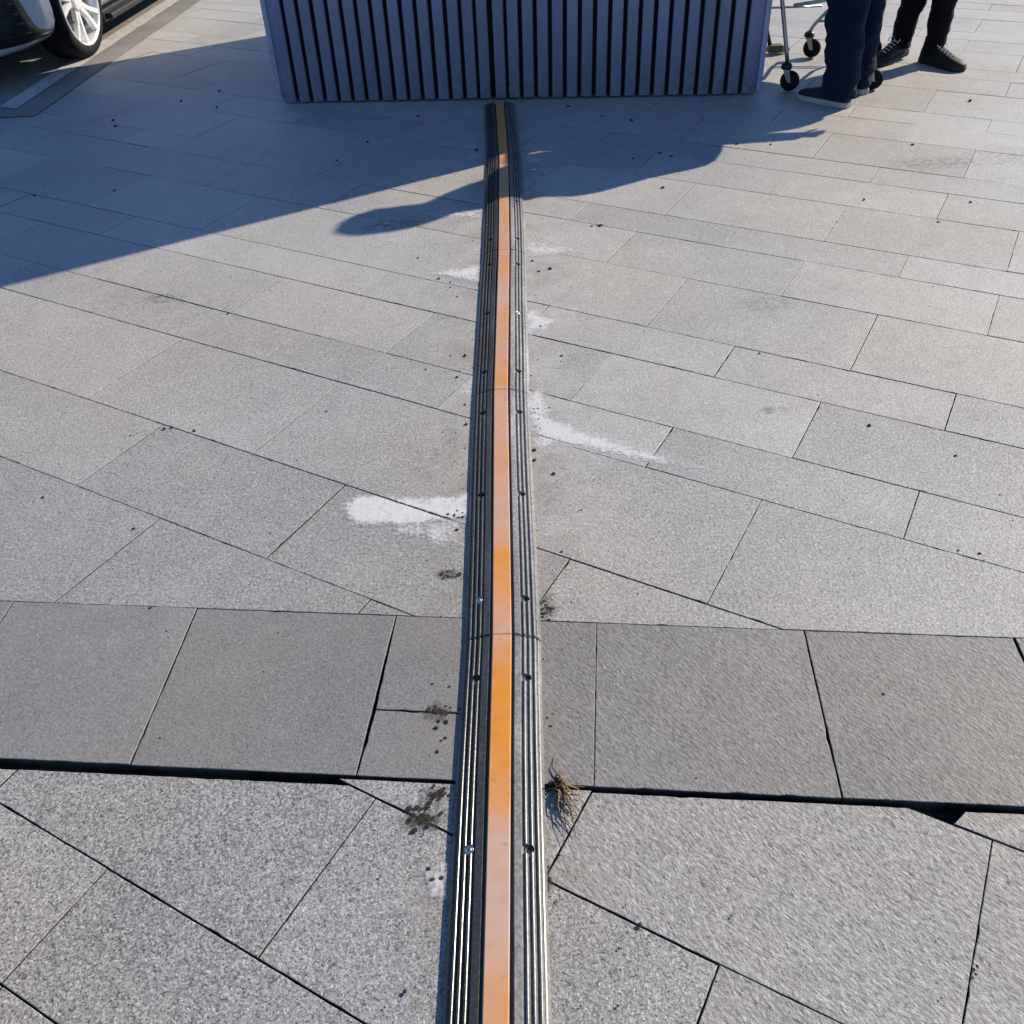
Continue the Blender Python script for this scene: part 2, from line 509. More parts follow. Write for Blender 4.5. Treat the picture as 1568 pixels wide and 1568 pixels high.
def clean(poly, eps=0.004):
    out = []
    for p in poly:
        if not out or math.hypot(p[0] - out[-1][0], p[1] - out[-1][1]) > eps: out.append(p)
    if len(out) > 1 and math.hypot(out[0][0] - out[-1][0], out[0][1] - out[-1][1]) <= eps: out.pop()
    return out

def inset(poly, gaps):
    """shift every edge inwards by its own gap"""
    res = poly
    n = len(poly)
    for i in range(n):
        a, b = poly[i], poly[(i + 1) % n]
        dx, dy = b[0] - a[0], b[1] - a[1]
        l = math.hypot(dx, dy)
        if l < 1e-6: continue
        nx, ny = dy / l, -dx / l              # outward of a counter-clockwise polygon
        c = nx * a[0] + ny * a[1] - gaps[i % len(gaps)]
        res = clip(res, nx, ny, c)
        if len(res) < 3: return []
    return res

# plan outline of the piece of pavement that is laid slab by slab
VIEW = [(-1.55, 0.28), (1.45, 0.28), (2.35, 2.4), (4.7, 8.9), (-3.1, 8.9), (-2.9, 5.0), (-2.3, 2.4)]
BF = ((-1.207, 1.577), (1.072, 1.313))       # far edge of the dark band
BN = ((-1.029, 1.126), (0.891, 0.916))       # near edge of the dark band
def halfplane(l):
    (x0, y0), (x1, y1) = l
    dx, dy = x1 - x0, y1 - y0
    k = math.hypot(dx, dy)
    nx, ny = -dy / k, dx / k                  # pointing away from the camera
    return nx, ny, nx * x0 + ny * y0
bfx, bfy, bfc = halfplane(BF)
bnx, bny, bnc = halfplane(BN)

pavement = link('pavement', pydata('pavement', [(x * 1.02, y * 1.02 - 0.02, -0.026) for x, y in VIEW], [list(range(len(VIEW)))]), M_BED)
tag(pavement, 'grey granite slab pavement laid in slanting rows with a darker band', kind='structure')
# the same paving going on to the horizon
S = 900.0
outer = [(-S, -S), (S, -S), (S, S), (-S, S)]
gv = [(x, y, -0.003) for x, y in VIEW] + [(x, y, -0.003) for x, y in outer]
gf = [(0, 7, 8, 1), (1, 8, 2), (2, 8, 9, 3), (3, 9, 10, 4), (4, 10, 5), (5, 10, 6), (6, 10, 7, 0)]
ground = link('ground', pydata('ground', gv, [list(f) for f in gf]), M_FAR)
bmg = bmesh.new(); bmg.from_mesh(ground.data); bmesh.ops.recalc_face_normals(bmg, faces=bmg.faces[:])
if sum(f.normal.z for f in bmg.faces) < 0: bmesh.ops.reverse_faces(bmg, faces=bmg.faces[:])
bmg.to_mesh(ground.data); bmg.free()
tag(ground, 'pale grey paving stretching away to the horizon', kind='structure')

def slab(poly, gaps, mat, lift=0.0, rough_edge=0.0005):
    poly = clean(poly)
    if len(poly) < 3: return
    if area(poly) < 0: poly = poly[::-1]
    poly = clean(inset(poly, gaps), 0.003)
    if len(poly) < 3 or area(poly) < 0.0006: return
    n = len(poly)
    b = 0.0011
    cxm = sum(p[0] for p in poly) / n; cym = sum(p[1] for p in poly) / n
    near = cym < 3.4
    ring_o, ring_i = [], []
    inner = []
    for i in range(n):
        p0, p1, p2 = poly[i - 1], poly[i], poly[(i + 1) % n]
        e1 = Vector((p1[0] - p0[0], p1[1] - p0[1])).normalized()
        e2 = Vector((p2[0] - p1[0], p2[1] - p1[1])).normalized()
        n1, n2 = Vector((-e1.y, e1.x)), Vector((-e2.y, e2.x))
        bis = n1 + n2
        bis = bis / max(0.35, bis.length_squared / 2) if bis.length > 1e-4 else n1
        inner.append((p1[0] + bis.x * b, p1[1] + bis.y * b))
    for i in range(n):
        p1, p2 = poly[i], poly[(i + 1) % n]
        q1, q2 = inner[i], inner[(i + 1) % n]
        l = math.hypot(p2[0] - p1[0], p2[1] - p1[1])
        k = max(1, int(l / 0.018)) if near else 1
        ex, ey = (p2[0] - p1[0]) / max(l, 1e-6), (p2[1] - p1[1]) / max(l, 1e-6)
        for j in range(k):
            s = j / k
            jx = jy = 0.0
            if j:
                w_ = rough_edge * (1.1 * mnoise.noise(Vector((cxm * 31 + j * 0.33, cym * 17 + i * 3.3, 0))) + 0.5 * random.gauss(0, 1))
                if random.random() < 0.03: w_ += rough_edge * 4
                jx, jy = -ey * w_, ex * w_
            ring_o.append((p1[0] + (p2[0] - p1[0]) * s + jx, p1[1] + (p2[1] - p1[1]) * s + jy))
            ring_i.append((q1[0] + (q2[0] - q1[0]) * s + jx * 1.2, q1[1] + (q2[1] - q1[1]) * s + jy * 1.2))
    z = lift + random.uniform(-0.0010, 0.0004)
    tx, ty = random.gauss(0, 0.0012), random.gauss(0, 0.0012)
    vv, ff = [], []
    m = len(ring_o)
    for (x, y) in ring_i: vv.append((x - cxm, y - cym, tx * (x - cxm) + ty * (y - cym)))
    for (x, y) in ring_o: vv.append((x - cxm, y - cym, tx * (x - cxm) + ty * (y - cym) - 0.0009))
    for (x, y) in ring_o: vv.append((x - cxm, y - cym, -0.03))
    ff.append(list(range(m)))
    for r in (0, 1):
        for i in range(m):
            j = (i + 1) % m
            ff.append([r * m + i, (r + 1) * m + i, (r + 1) * m + j, r * m + j])
    me_ = pydata('paving_slab', vv, ff)
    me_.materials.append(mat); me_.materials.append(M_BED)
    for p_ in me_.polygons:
        if p_.index > m: p_.material_index = 1  # slab sides near black: soil plus painted shade of the gap
    o = link('paving_slab', me_, None, pavement)
    o.location = (cxm, cym, z)
    return o

ROWA = R_(-30.2)
tv = (math.cos(ROWA), math.sin(ROWA)); nv = (-math.sin(ROWA), math.cos(ROWA))
def tn(t, n): return (t * tv[0] + n * nv[0], t * tv[1] + n * nv[1])
ROWS = [(-0.42, -0.03, -0.75), (-0.03, 0.165, -0.42), (0.165, 0.39, -1.086), (0.39, 0.725, -0.744), (0.725, 1.15, -0.393), (1.15, 1.475, -0.705), (1.475, 1.89, -0.365),
        (1.89, 2.098, -0.682), (2.098, 2.402, -0.345), (2.402, 2.61, -0.669), (2.61, 3.005, -0.972), (3.005, 3.313, -0.635),
        (3.313, 3.513, -0.305), (3.513, 3.895, -0.617), (3.895, 4.185, -0.915), (4.185, 4.39, -1.235), (4.39, 4.77, -0.889),
        (4.77, 5.045, -0.56), (5.045, 5.25, -0.88), (5.25, 5.66, -0.556), (5.66, 5.94, -0.222)]
nn = 5.94; ph = -0.55
for k, wd in enumerate([0.2, 0.38, 0.28, 0.2, 0.38, 0.28, 0.2, 0.38, 0.28, 0.2, 0.38, 0.28]):
    ROWS.append((nn, nn + wd, ph)); nn += wd; ph = -0.22 if k % 2 == 0 else -0.55

# footprint of the slatted kiosk and of the asphalt, where slabs are not seen
KA, KB = Vector((-1.163, 5.474, 0)), Vector((1.405, 5.221, 0))
KU = (KB - KA).normalized(); KV = Vector((-KU.y, KU.x, 0)); KW = (KB - KA).length; KD = 2.05
def under(poly):
    for (x, y) in poly:
        q = Vector((x, y, 0)) - KA
        ik = 0.02 < q.dot(KU) < KW - 0.02 and 0.06 < q.dot(KV) < KD - 0.02
        ia = x < -2.60 + (y - 5.47) * 0.077 and y > 5.55
        if not (ik or ia): return False
    return True
nslab = 0
breakA, breakB = gp(1478, 1241), gp(1463, 1257)
for ri, (n0, n1, t0) in enumerate(ROWS):
    per = 0.662 if n0 < 3.3 else 0.645
    for k in range(-12, 12):
        ta, tb = t0 + k * per, t0 + (k + 1) * per
        quad = [tn(ta, n0), tn(tb, n0), tn(tb, n1), tn(ta, n1)]
        if area(quad) < 0: quad = quad[::-1]
        up = clip(quad, -bfx, -bfy, -bfc)
        lo = clip(quad, bnx, bny, bnc)
        for side, poly in (('u', up), ('l', lo)):
            if len(poly) < 3: continue
            nxt = poly
            for i in range(len(VIEW)):
                a, b = VIEW[i], VIEW[(i + 1) % len(VIEW)]
                dx, dy = b[0] - a[0], b[1] - a[1]; l = math.hypot(dx, dy)
                if len(nxt) >= 3: nxt = clip(nxt, dy / l, -dx / l, (dy * a[0] - dx * a[1]) / l)
            poly = clean(nxt)
            if len(poly) < 3 or under(poly): continue
            gap = [random.choice((0.0005, 0.0007, 0.0009, 0.0012, 0.0016)) for _ in range(6)]
            if side == 'u':
                gx = sum(p[0] for p in poly) / len(poly); gy = sum(p[1] for p in poly) / len(poly)
                mat = M_STONE_FAR if gy > (2.75 if gx < 0 else 2.2) else (M_STONE_MIDR if gx >= 0 else (M_STONE_FAR2 if gy > 2.02 else M_STONE_MID))  # darker copies paint the sun gloss fading towards the camera
                rowg = (0.0009, 0.0012, 0.0014)
                gap = [max(g_, random.choice(rowg)) if i % 2 == 0 else g_ for i, g_ in enumerate(gap)]
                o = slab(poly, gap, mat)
            else:
                gap = [random.choice((0.0012, 0.0016, 0.0022)) if i % 2 == 0 else random.choice((0.0006, 0.001, 0.0014)) for i in range(6)]
                gx = sum(p[0] for p in poly) / len(poly)
                # the wide open joint against the band
                if n0 > 1.1:
                    poly = clip(poly, bnx, bny, bnc - 0.010)
                    d = breakB - breakA
                    nx_, ny_ = d.y, -d.x
                    if nx_ * 5 + ny_ * 0 < 0: nx_, ny_ = -nx_, -ny_
                    poly = clip(poly, -nx_, -ny_, -(nx_ * breakA.x + ny_ * breakA.y))
                    if gx < 0.5: poly = []
                elif (gx < -0.1 and n0 > 0.7) or -0.42 < gx < 0.03:
                    poly = clip(poly, bnx, bny, bnc - 0.004)
                elif gx < -0.42:
                    poly = clip(poly, bnx, bny, bnc - 0.018)
                else:
                    poly = clip(poly, bnx, bny, bnc - 0.009)
                o = slab(poly, gap, M_STONE if gx < 0.05 else M_STONE_R, -0.002, 0.0005) if len(poly) >= 3 else None
            if o: nslab += 1

# the darker band of square slabs
def bandpt(l, s): return (l[0][0] + (l[1][0] - l[0][0]) * s, l[0][1] + (l[1][1] - l[0][1]) * s)
def on(l, x): return bandpt(l, (x - l[0][0]) / (l[1][0] - l[0][0]))
CUTS = [(-2.09, -2.11), (-1.63, -1.66), (-1.172, -1.205), (-0.731, -0.764), (-0.271, -0.320), (-0.03, -0.07), (0.175, 0.128), (0.618, 0.575), (1.050, 1.006), (1.50, 1.45), (1.95, 1.90)]
for i in range(len(CUTS) - 1):
    (f0, n0), (f1, n1) = CUTS[i], CUTS[i + 1]
    poly = [on(BN, n0), on(BN, n1), on(BF, f1), on(BF, f0)]
    mt = M_BAND if f1 < 0.1 else M_BAND_R
    g4 = [0.0018, random.choice((0.0007, 0.0016)), 0.0016, random.choice((0.0007, 0.0013))]
    if i == 4:        # this one is cut in two beside the ramp
        c0, c1 = (-0.296, 1.205), (-0.05, 1.177)
        slab([poly[0], poly[1], c1, c0], [0.002, 0.001, 0.0012, 0.0010], mt, 0.001, 0.0005)
        slab([c0, c1, poly[2], poly[3]], [0.0012, 0.001, 0.0016, 0.0010], mt, 0.001, 0.0005)
    else:
        if i == 7: g4[3] = g4[3] + 0.0014
        if i == 8: g4[3] = 0.004
        slab(poly, g4, mt, 0.0015 if i == 3 else 0.002, 0.0006)

# ------------------------------------------------------------------ parking bay
def sheet(name, pts, z, mat, label):
    o = link(name, pydata(name, [(x, y, z) for x, y in pts], [list(range(len(pts)))]), mat)
    return tag(o, label, kind='structure')
SL = 0.077
def bx_(x0, y): return x0 + (y - 5.47) * SL
sheet('parking_bay', [(-60, 5.43), (bx_(-2.555, 5.47), 5.47), (bx_(-2.555, 60), 60), (-60, 60)], 0.0045, M_ASPH, 'dark asphalt parking bay under the white car')
def line_mesh():
    vv, ff = [], []
    n = 160
    for i in range(n + 1):
        y = 5.61 + i * 0.08
        j1 = 0.006 * mnoise.noise(Vector((y * 9, 1.3, 0))); j2 = 0.006 * mnoise.noise(Vector((y * 9, 7.7, 0)))
        vv += [(bx_(-2.842, y) + j1, y + (0.06 if i == 0 else 0), 0.0085), (bx_(-2.722, y) + j2, y, 0.0085)]
        if i: ff.append((2 * i - 2, 2 * i - 1, 2 * i + 1, 2 * i))
    return pydata('bay_line', vv, ff)
tag(link('bay_line', line_mesh(), M_LINE), 'worn white painted line along the asphalt edge beside the car', kind='structure')

# ------------------------------------------------------------------ slatted kiosk
KH = 2.95
kiosk = empty('slatted_kiosk', ((KA + KB) / 2 + KV * (KD / 2)), math.atan2(KU.y, KU.x))
tag(kiosk, 'large box clad in upright grey-blue slats where the cable ramp ends', 'kiosk')
bm = bmesh.new()
bm_box(bm, (0, 0, KH / 2 + 0.01), (KW - 0.075, KD - 0.075, KH - 0.03))
link('inner_panel', bm_mesh('inner_panel', bm), M_BACK, kiosk)
bm = bmesh.new()
bm_box(bm, (0, 0, KH + 0.04), (KW + 0.12, KD + 0.12, 0.08), bevel=0.01)
link('roof', bm_mesh('roof', bm), M_ROOF, kiosk)
def slat_mesh(w, dpt, h):
    # rounded hollow-looking profile, front towards -y
    prof = []
    segs = 8
    for k in range(segs + 1):
        a = math.pi * k / segs
        x = -math.cos(a); y = -math.sin(a)
        x = math.copysign(abs(x) ** 0.75, x); y = -abs(y) ** 0.55
        prof.append((x * w / 2, y * dpt * 0.5 - dpt * 0.5))
    prof += [(w / 2, 0.0), (-w / 2, 0.0)]
    n = len(prof)
    vv = [(x, y, 0.0) for x, y in prof] + [(x, y, h) for x, y in prof]
    ff = [[i, (i + 1) % n, n + (i + 1) % n, n + i] for i in range(n)] + [list(range(n))[::-1], [n + i for i in range(n)]]
    me = pydata('slat', vv, ff)
    b = bmesh.new(); b.from_mesh(me); bmesh.ops.recalc_face_normals(b, faces=b.faces[:]); b.to_mesh(me); b.free()
    me.polygons.foreach_set('use_smooth', [len(p.vertices) == 4 and abs(p.normal.z) < 0.5 for p in me.polygons])
    me.materials.append(M_SLAT)
    return me
SLAT = slat_mesh(0.0575, 0.030, KH - 0.012)
def slat_at(x, y, rz, tilt=0.0):
    o = link('slat', SLAT, None, kiosk)
    o.location = (x, y, 0.010 + random.uniform(0, 0.003))
    o.rotation_euler = (0, random.gauss(0, 0.0006) + tilt, rz + random.gauss(0, 0.01))
NS = 33
pit = KW / NS
for i in range(NS):
    x = -KW / 2 + pit * (i + 0.5)
    if i == 14: x -= 0.004
    if i == 15: x += 0.003
    slat_at(x, -KD / 2 + 0.036, 0)
    slat_at(-x, KD / 2 - 0.036, math.pi)
NSD = 26
pd = KD / NSD
for i in range(NSD):
    y = -KD / 2 + pd * (i + 0.5)
    slat_at(KW / 2 - 0.036 + 0.012, y, math.pi / 2)
    slat_at(-KW / 2 + 0.036 - 0.012, y, -math.pi / 2)
for sx in (-1, 1):
    bm = bmesh.new()
    bm_box(bm, (sx * (KW / 2 + 0.021), -KD / 2 + 0.032, KH / 2 + 0.012), (0.030, 0.030, KH - 0.02), bevel=0.005)
    link('corner_post', bm_mesh('corner_post', bm), M_SLAT, kiosk)
bm = bmesh.new()
bm_box(bm, (-0.03, -KD / 2 + 0.03, 0.03), (0.014, 0.01, 0.06), bevel=0.002)
link('door_seam_strip', bm_mesh('door_seam_strip', bm), M_HOLE, kiosk)

# ------------------------------------------------------------------ cable ramp
LIDH = 0.0235
def ramp_half():
    """profile from the lid channel outwards: (offset, height)"""
    pr = [(0.0225, 0.010), (0.0262, 0.010), (0.0266, 0.0225), (0.0280, 0.0243)]
    base = lambda x: 0.0243 - (x - 0.028) * (0.0150 / 0.050)
    pr += [(0.0395, base(0.0395) + 0.0006), (0.0408, base(0.0408) - 0.0002)]
    for g0 in (0.0412, 0.0520, 0.0628):
        pr += [(g0 + 0.0004, base(g0) - 0.0042), (g0 + 0.0036, base(g0 + 0.0036) - 0.0042)]
        a, b = g0 + 0.0039, g0 + 0.0105
        for k in range(7):
            s = k / 6
            x = a + (b - a) * s
            pr.append((x, base(x) - 0.0016 + 0.0034 * math.sin(math.pi * s) ** 0.7))
    pr += [(0.0742, base(0.0742) - 0.003), (0.0760, base(0.0760) - 0.002), (0.0785, 0.0068), (0.0835, 0.0008)]
    return pr
PR = ramp_half()
def base_z(x): return 0.0243 - (x - 0.028) * 0.3
def body_mesh(L):
    prof = [(-x, z) for x, z in PR[::-1]] + [(x, z) for x, z in PR]
    loop = [(prof[0][0], 0.0)] + prof + [(prof[-1][0], 0.0)]
    n = len(loop)
    holes = True
    ys = [0.0015, 0.004] + [L * k / 24 for k in range(1, 24)] + [L - 0.004, L - 0.0015]
    vv, ff = [], []
    for j, y in enumerate(ys):
        end = j in (0, len(ys) - 1)
        wob = 0.0006 * math.sin(y * 7.0)
        for x, z in loop:
            zz = z - (0.003 if end and z > 0.006 else 0)
            vv.append((x + wob + 0.0004 * mnoise.noise(Vector((y * 20, x * 40, 2))), y, max(zz, 0)))
    for j in range(len(ys) - 1):
        for i in range(n):
            i2 = (i + 1) % n
            ff.append([j * n + i, j * n + i2, (j + 1) * n + i2, (j + 1) * n + i])
    ff.append(list(range(n))); ff.append([(len(ys) - 1) * n + i for i in range(n)][::-1])
    me = pydata('ramp_body', vv, ff)
    b = bmesh.new(); b.from_mesh(me); bmesh.ops.recalc_face_normals(b, faces=b.faces[:]); b.to_mesh(me); b.free()
    me.materials.append(M_RUB); me.materials.append(M_HOLE)
    # drill the countersunk screw holes
    t0 = link('tmp_ramp', me)
    cb_ = bmesh.new()
    for sg in (-1, 1):
        for q_ in (0.115, 0.50, 0.885):
            rr_ = bmesh.ops.create_cone(cb_, cap_ends=True, segments=20, radius1=0.0096, radius2=0.0104, depth=0.03)
            for v_ in rr_['verts']: v_.co = Vector((sg * 0.0525 + v_.co.x, L * q_ + v_.co.y, 0.0235 + v_.co.z))
    cm_ = bm_mesh('tmp_holes', cb_); cm_.materials.append(M_RUB)
    co_ = link('tmp_holes', cm_)
    mo_ = t0.modifiers.new('b', 'BOOLEAN'); mo_.operation = 'DIFFERENCE'; mo_.object = co_; mo_.solver = 'EXACT'
    dg_ = bpy.context.evaluated_depsgraph_get(); dg_.update()
    out = bpy.data.meshes.new_from_object(t0.evaluated_get(dg_))
    bpy.data.objects.remove(t0); bpy.data.objects.remove(co_)
    out.name = 'ramp_body'
    for p_ in out.polygons: p_.use_smooth = False
    return out
def lid_mesh(L):
    b = bmesh.new()
    h = 0.0205
    sec = [(-h, 0.012), (-h, 0.0238), (-h + 0.0018, 0.0256), (0, 0.0256), (h - 0.0018, 0.0256), (h, 0.0238), (h, 0.012)]
    n = len(sec)
    ys = [0.0008, 0.0025] + [L * k / 20 for k in range(1, 20)] + [L - 0.0025, L - 0.0008]
    rows = []
    for j, y in enumerate(ys):
        e = j in (0, len(ys) - 1)
        rows.append([b.verts.new((x, y, z - (0.0008 if e else 0) + 0.0003 * mnoise.noise(Vector((y * 6, x * 10, 5))))) for x, z in sec])
    for j in range(len(ys) - 1):
        for i in range(n - 1):
            b.faces.new((rows[j][i], rows[j][i + 1], rows[j + 1][i + 1], rows[j + 1][i]))
    b.faces.new(rows[0]); b.faces.new(rows[-1][::-1])
    return bm_mesh('lid', b)
def screw_mesh(kind):
    """collar with a recessed dark socket"""
    b = bmesh.new()
    seg = 20
    if kind == 'open':
        prof = [(0.0092, -0.0062), (0.0092, -0.0048), (0.0086, -0.0045), (0.0050, -0.0044), (0.0044, -0.0052), (0.0, -0.0054)]
    else:
        prof = [(0.0092, -0.006), (0.0092, 0.0006), (0.0084, 0.0012), (0.0074, 0.0002), (0.0062, -0.0002), (0.0056, 0.0018), (0.0030, 0.0022), (0.0024, 0.0004), (0.0, 0.0004)]
    rings = []
    for r, z in prof[:-1]:
        rings.append([b.verts.new((r * math.cos(2 * math.pi * k / seg), r * math.sin(2 * math.pi * k / seg), z)) for k in range(seg)])
    c = b.verts.new((0, 0, prof[-1][1]))
    for i in range(len(rings) - 1):
        for k in range(seg):
            f = b.faces.new((rings[i][k], rings[i][(k + 1) % seg], rings[i + 1][(k + 1) % seg], rings[i + 1][k]))
            f.material_index = 1 if (kind == 'open' and i >= 3) else 0
            f.smooth = True
    for k in range(seg):
        f = b.faces.new((rings[-1][k], rings[-1][(k + 1) % seg], c)); f.material_index = 1
    me = bm_mesh('screw_hole', b)
    me.materials.append(M_DARKMET if kind == 'open' else M_WASHER)
    me.materials.append(M_HOLE)
    return me
SCR_OPEN, SCR_FIT = screw_mesh('open'), screw_mesh('fit')
RLAB = ['ribbed black cable ramp segment with orange lid running out of the picture below',
        'nearest ribbed black cable ramp segment with orange lid, beside the dry weed',
        'cable ramp segment with orange lid between the two widest sprays of white powder',
        'middle cable ramp segment with orange lid, all in sunlight, ending at the person\'s shadow',
        'cable ramp segment with orange lid crossed by the head-shaped shadow',
        'farthest cable ramp segment with orange lid, in shade, meeting the slatted box']
def slat_rot(): pass
for i in range(len(CABLE) - 1):
    a, b_ = Vector((*CABLE[i], 0)), Vector((*CABLE[i + 1], 0))
    d = b_ - a
    L = d.length
    e = empty('cable_ramp', (a.x, a.y, 0.0018), math.atan2(d.y, d.x) - math.pi / 2)
    tag(e, RLAB[i], 'cable ramp', 'cable ramp segments laid end to end')
    link('ramp_body', body_mesh(L), M_RUB, e)
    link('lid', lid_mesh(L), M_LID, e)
    for s in (-1, 1):
        for q in (0.115, 0.50, 0.885):
            fit = (s == -1 and i == 1 and q == 0.5) or random.random() < 0.04
            o = link('screw_hole', SCR_FIT if fit else SCR_OPEN, None, e)
            x = 0.0525
            o.location = (s * x, L * q, base_z(x) - 0.0010)
            o.rotation_euler = (0, s * math.atan(0.3) if fit else 0, 0)

# ------------------------------------------------------------------ white drilling powder
def inside(p, poly):
    r = False
    j = len(poly) - 1
    for i in range(len(poly)):
        xi, yi = poly[i]; xj, yj = poly[j]
        if (yi > p[1]) != (yj > p[1]) and p[0] < (xj - xi) * (p[1] - yi) / (yj - yi) + xi: r = not r
        j = i
    return r
def edge_dist(p, poly):
    m = 9.0
    for i in range(len(poly)):
        a, b = Vector(poly[i]), Vector(poly[(i + 1) % len(poly)])
        ab = b - a; ap = Vector(p) - a
        s = max(0, min(1, ap.dot(ab) / max(ab.length_squared, 1e-9)))
        m = min(m, (ap - ab * s).length)
    return m
def powder(name, px, label, dens, soft, step=0.004, joint=None):
    poly = [tuple(gp(*q)[:2]) for q in px]
    cx_ = sum(p[0] for p in poly) / len(poly); cy_ = sum(p[1] for p in poly) / len(poly)
    x0, x1 = min(p[0] for p in poly) - soft, max(p[0] for p in poly) + soft
    y0, y1 = min(p[1] for p in poly) - soft, max(p[1] for p in poly) + soft
    nx, ny = int((x1 - x0) / step) + 2, int((y1 - y0) / step) + 2
    idx, vv, dd, ff = {}, [], [], []
    for j in range(ny):
        for i in range(nx):
            p = (x0 + i * step, y0 + j * step)
            e = edge_dist(p, poly)
            e = e if inside(p, poly) else -e
            f = max(0.0, min(1.0, (e + soft * 0.6) / (soft * 1.6)))
            f = f * f * (3 - 2 * f) * dens
            if joint is not None:
                q = abs(p[0] * nv[0] + p[1] * nv[1] - joint)
                f *= max(0.0, min(1.0, (q - 0.0016) / 0.003))
            if f <= 0.0 and e < -soft * 0.6: continue
            idx[i, j] = len(vv)
            nz = mnoise.noise(Vector((p[0] * 60, p[1] * 60, 3))) * 0.5 + 0.5
            vv.append((p[0] - cx_, p[1] - cy_, 0.0010 + 0.0012 * f * f * nz))
            dd.append(f)
    for (i, j), k in idx.items():
        q = [idx.get((i + 1, j)), idx.get((i + 1, j + 1)), idx.get((i, j + 1))]
        if None not in q: ff.append([k] + q)
    me = pydata(name, vv, ff)
    at = me.attributes.new('dens', 'FLOAT', 'POINT')
    at.data.foreach_set('value', dd)
    o = link(name, me, M_POWDER, None, True)
    o.location = (cx_, cy_, 0)
    tag(o, label, 'powder', 'white drilling powder beside the ramp')
POW = [
 ([(524, 776), (548, 757), (590, 760), (640, 762), (690, 759), (720, 753), (720, 792), (690, 796), (650, 803), (610, 806), (570, 804), (540, 806), (532, 796)], 'broad white powder spill left of the ramp, crossed by a dark slab joint', 0.95, 0.032, 0.0035, 1.473),
 ([(590, 800), (640, 800), (714, 792), (712, 834), (680, 842), (640, 832), (600, 822)], 'thin speckled scatter of white powder just below the broad left spill', 0.55, 0.05, 0.005, None),
 ([(812, 622), (850, 640), (905, 662), (965, 680), (1040, 706), (1085, 718), (1030, 714), (960, 702), (900, 690), (850, 682), (816, 690)], 'long pale powder streak fanning out to the right of the ramp', 0.98, 0.055, 0.005, 1.897),
 ([(800, 600), (830, 596), (850, 622), (840, 650), (806, 668)], 'white powder heaped by the ramp at the root of the long streak', 0.92, 0.06, 0.006, None),
 ([(792, 474), (825, 474), (858, 490), (838, 508), (800, 514)], 'small white powder patch right of the ramp below the short faint streak', 0.95, 0.07, 0.008, None),
 ([(655, 420), (690, 412), (740, 405), (740, 434), (700, 428)], 'narrow white powder streak left of the ramp just below the head-shaped shadow', 0.95, 0.06, 0.008, 2.85),
 ([(795, 362), (850, 374), (935, 384), (880, 392), (800, 396)], 'faint white powder streak right of the ramp at the nearer edge of the shade', 0.85, 0.10, 0.01, None),
 ([(630, 330), (690, 322), (742, 318), (742, 336), (690, 336)], 'faint powder streak inside the head-shaped shadow left of the ramp', 0.75, 0.09, 0.012, None),
 ([(795, 236), (830, 242), (870, 250), (830, 254), (798, 250)], 'faint powder patch in the shade right of the sunlit ramp stripe', 0.85, 0.12, 0.015, None),
 ([(690, 240), (745, 232), (746, 244), (705, 250)], 'faint powder patch in the shade left of the sunlit ramp stripe', 0.75, 0.12, 0.015, None),
 ([(640, 1328), (690, 1318), (684, 1372), (655, 1376)], 'thin chalky dusting left of the nearest ramp segment', 0.75, 0.04, 0.004, None),
 ([(690, 592), (728, 578), (724, 606), (700, 606)], 'small powder dab left of the ramp at the second joint up', 0.8, 0.06, 0.008, None),
 ([(700, 168), (745, 162), (746, 176), (712, 178)], 'faint powder at the left foot of the slatted box by the ramp end', 0.75, 0.12, 0.015, None),
 ([(786, 164), (840, 168), (870, 174), (800, 178)], 'faint powder at the right foot of the slatted box by the ramp end', 0.6, 0.12, 0.015, None),
 ([(815, 780), (850, 790), (850, 820), (824, 836)], 'thin chalky haze on the slab right of the ramp above the cut corner slab', 0.5, 0.05, 0.006, None),
]
for px, lab, dn, sf, st, jt in POW: powder('powder_spill', px, lab, dn, sf, st, jt)

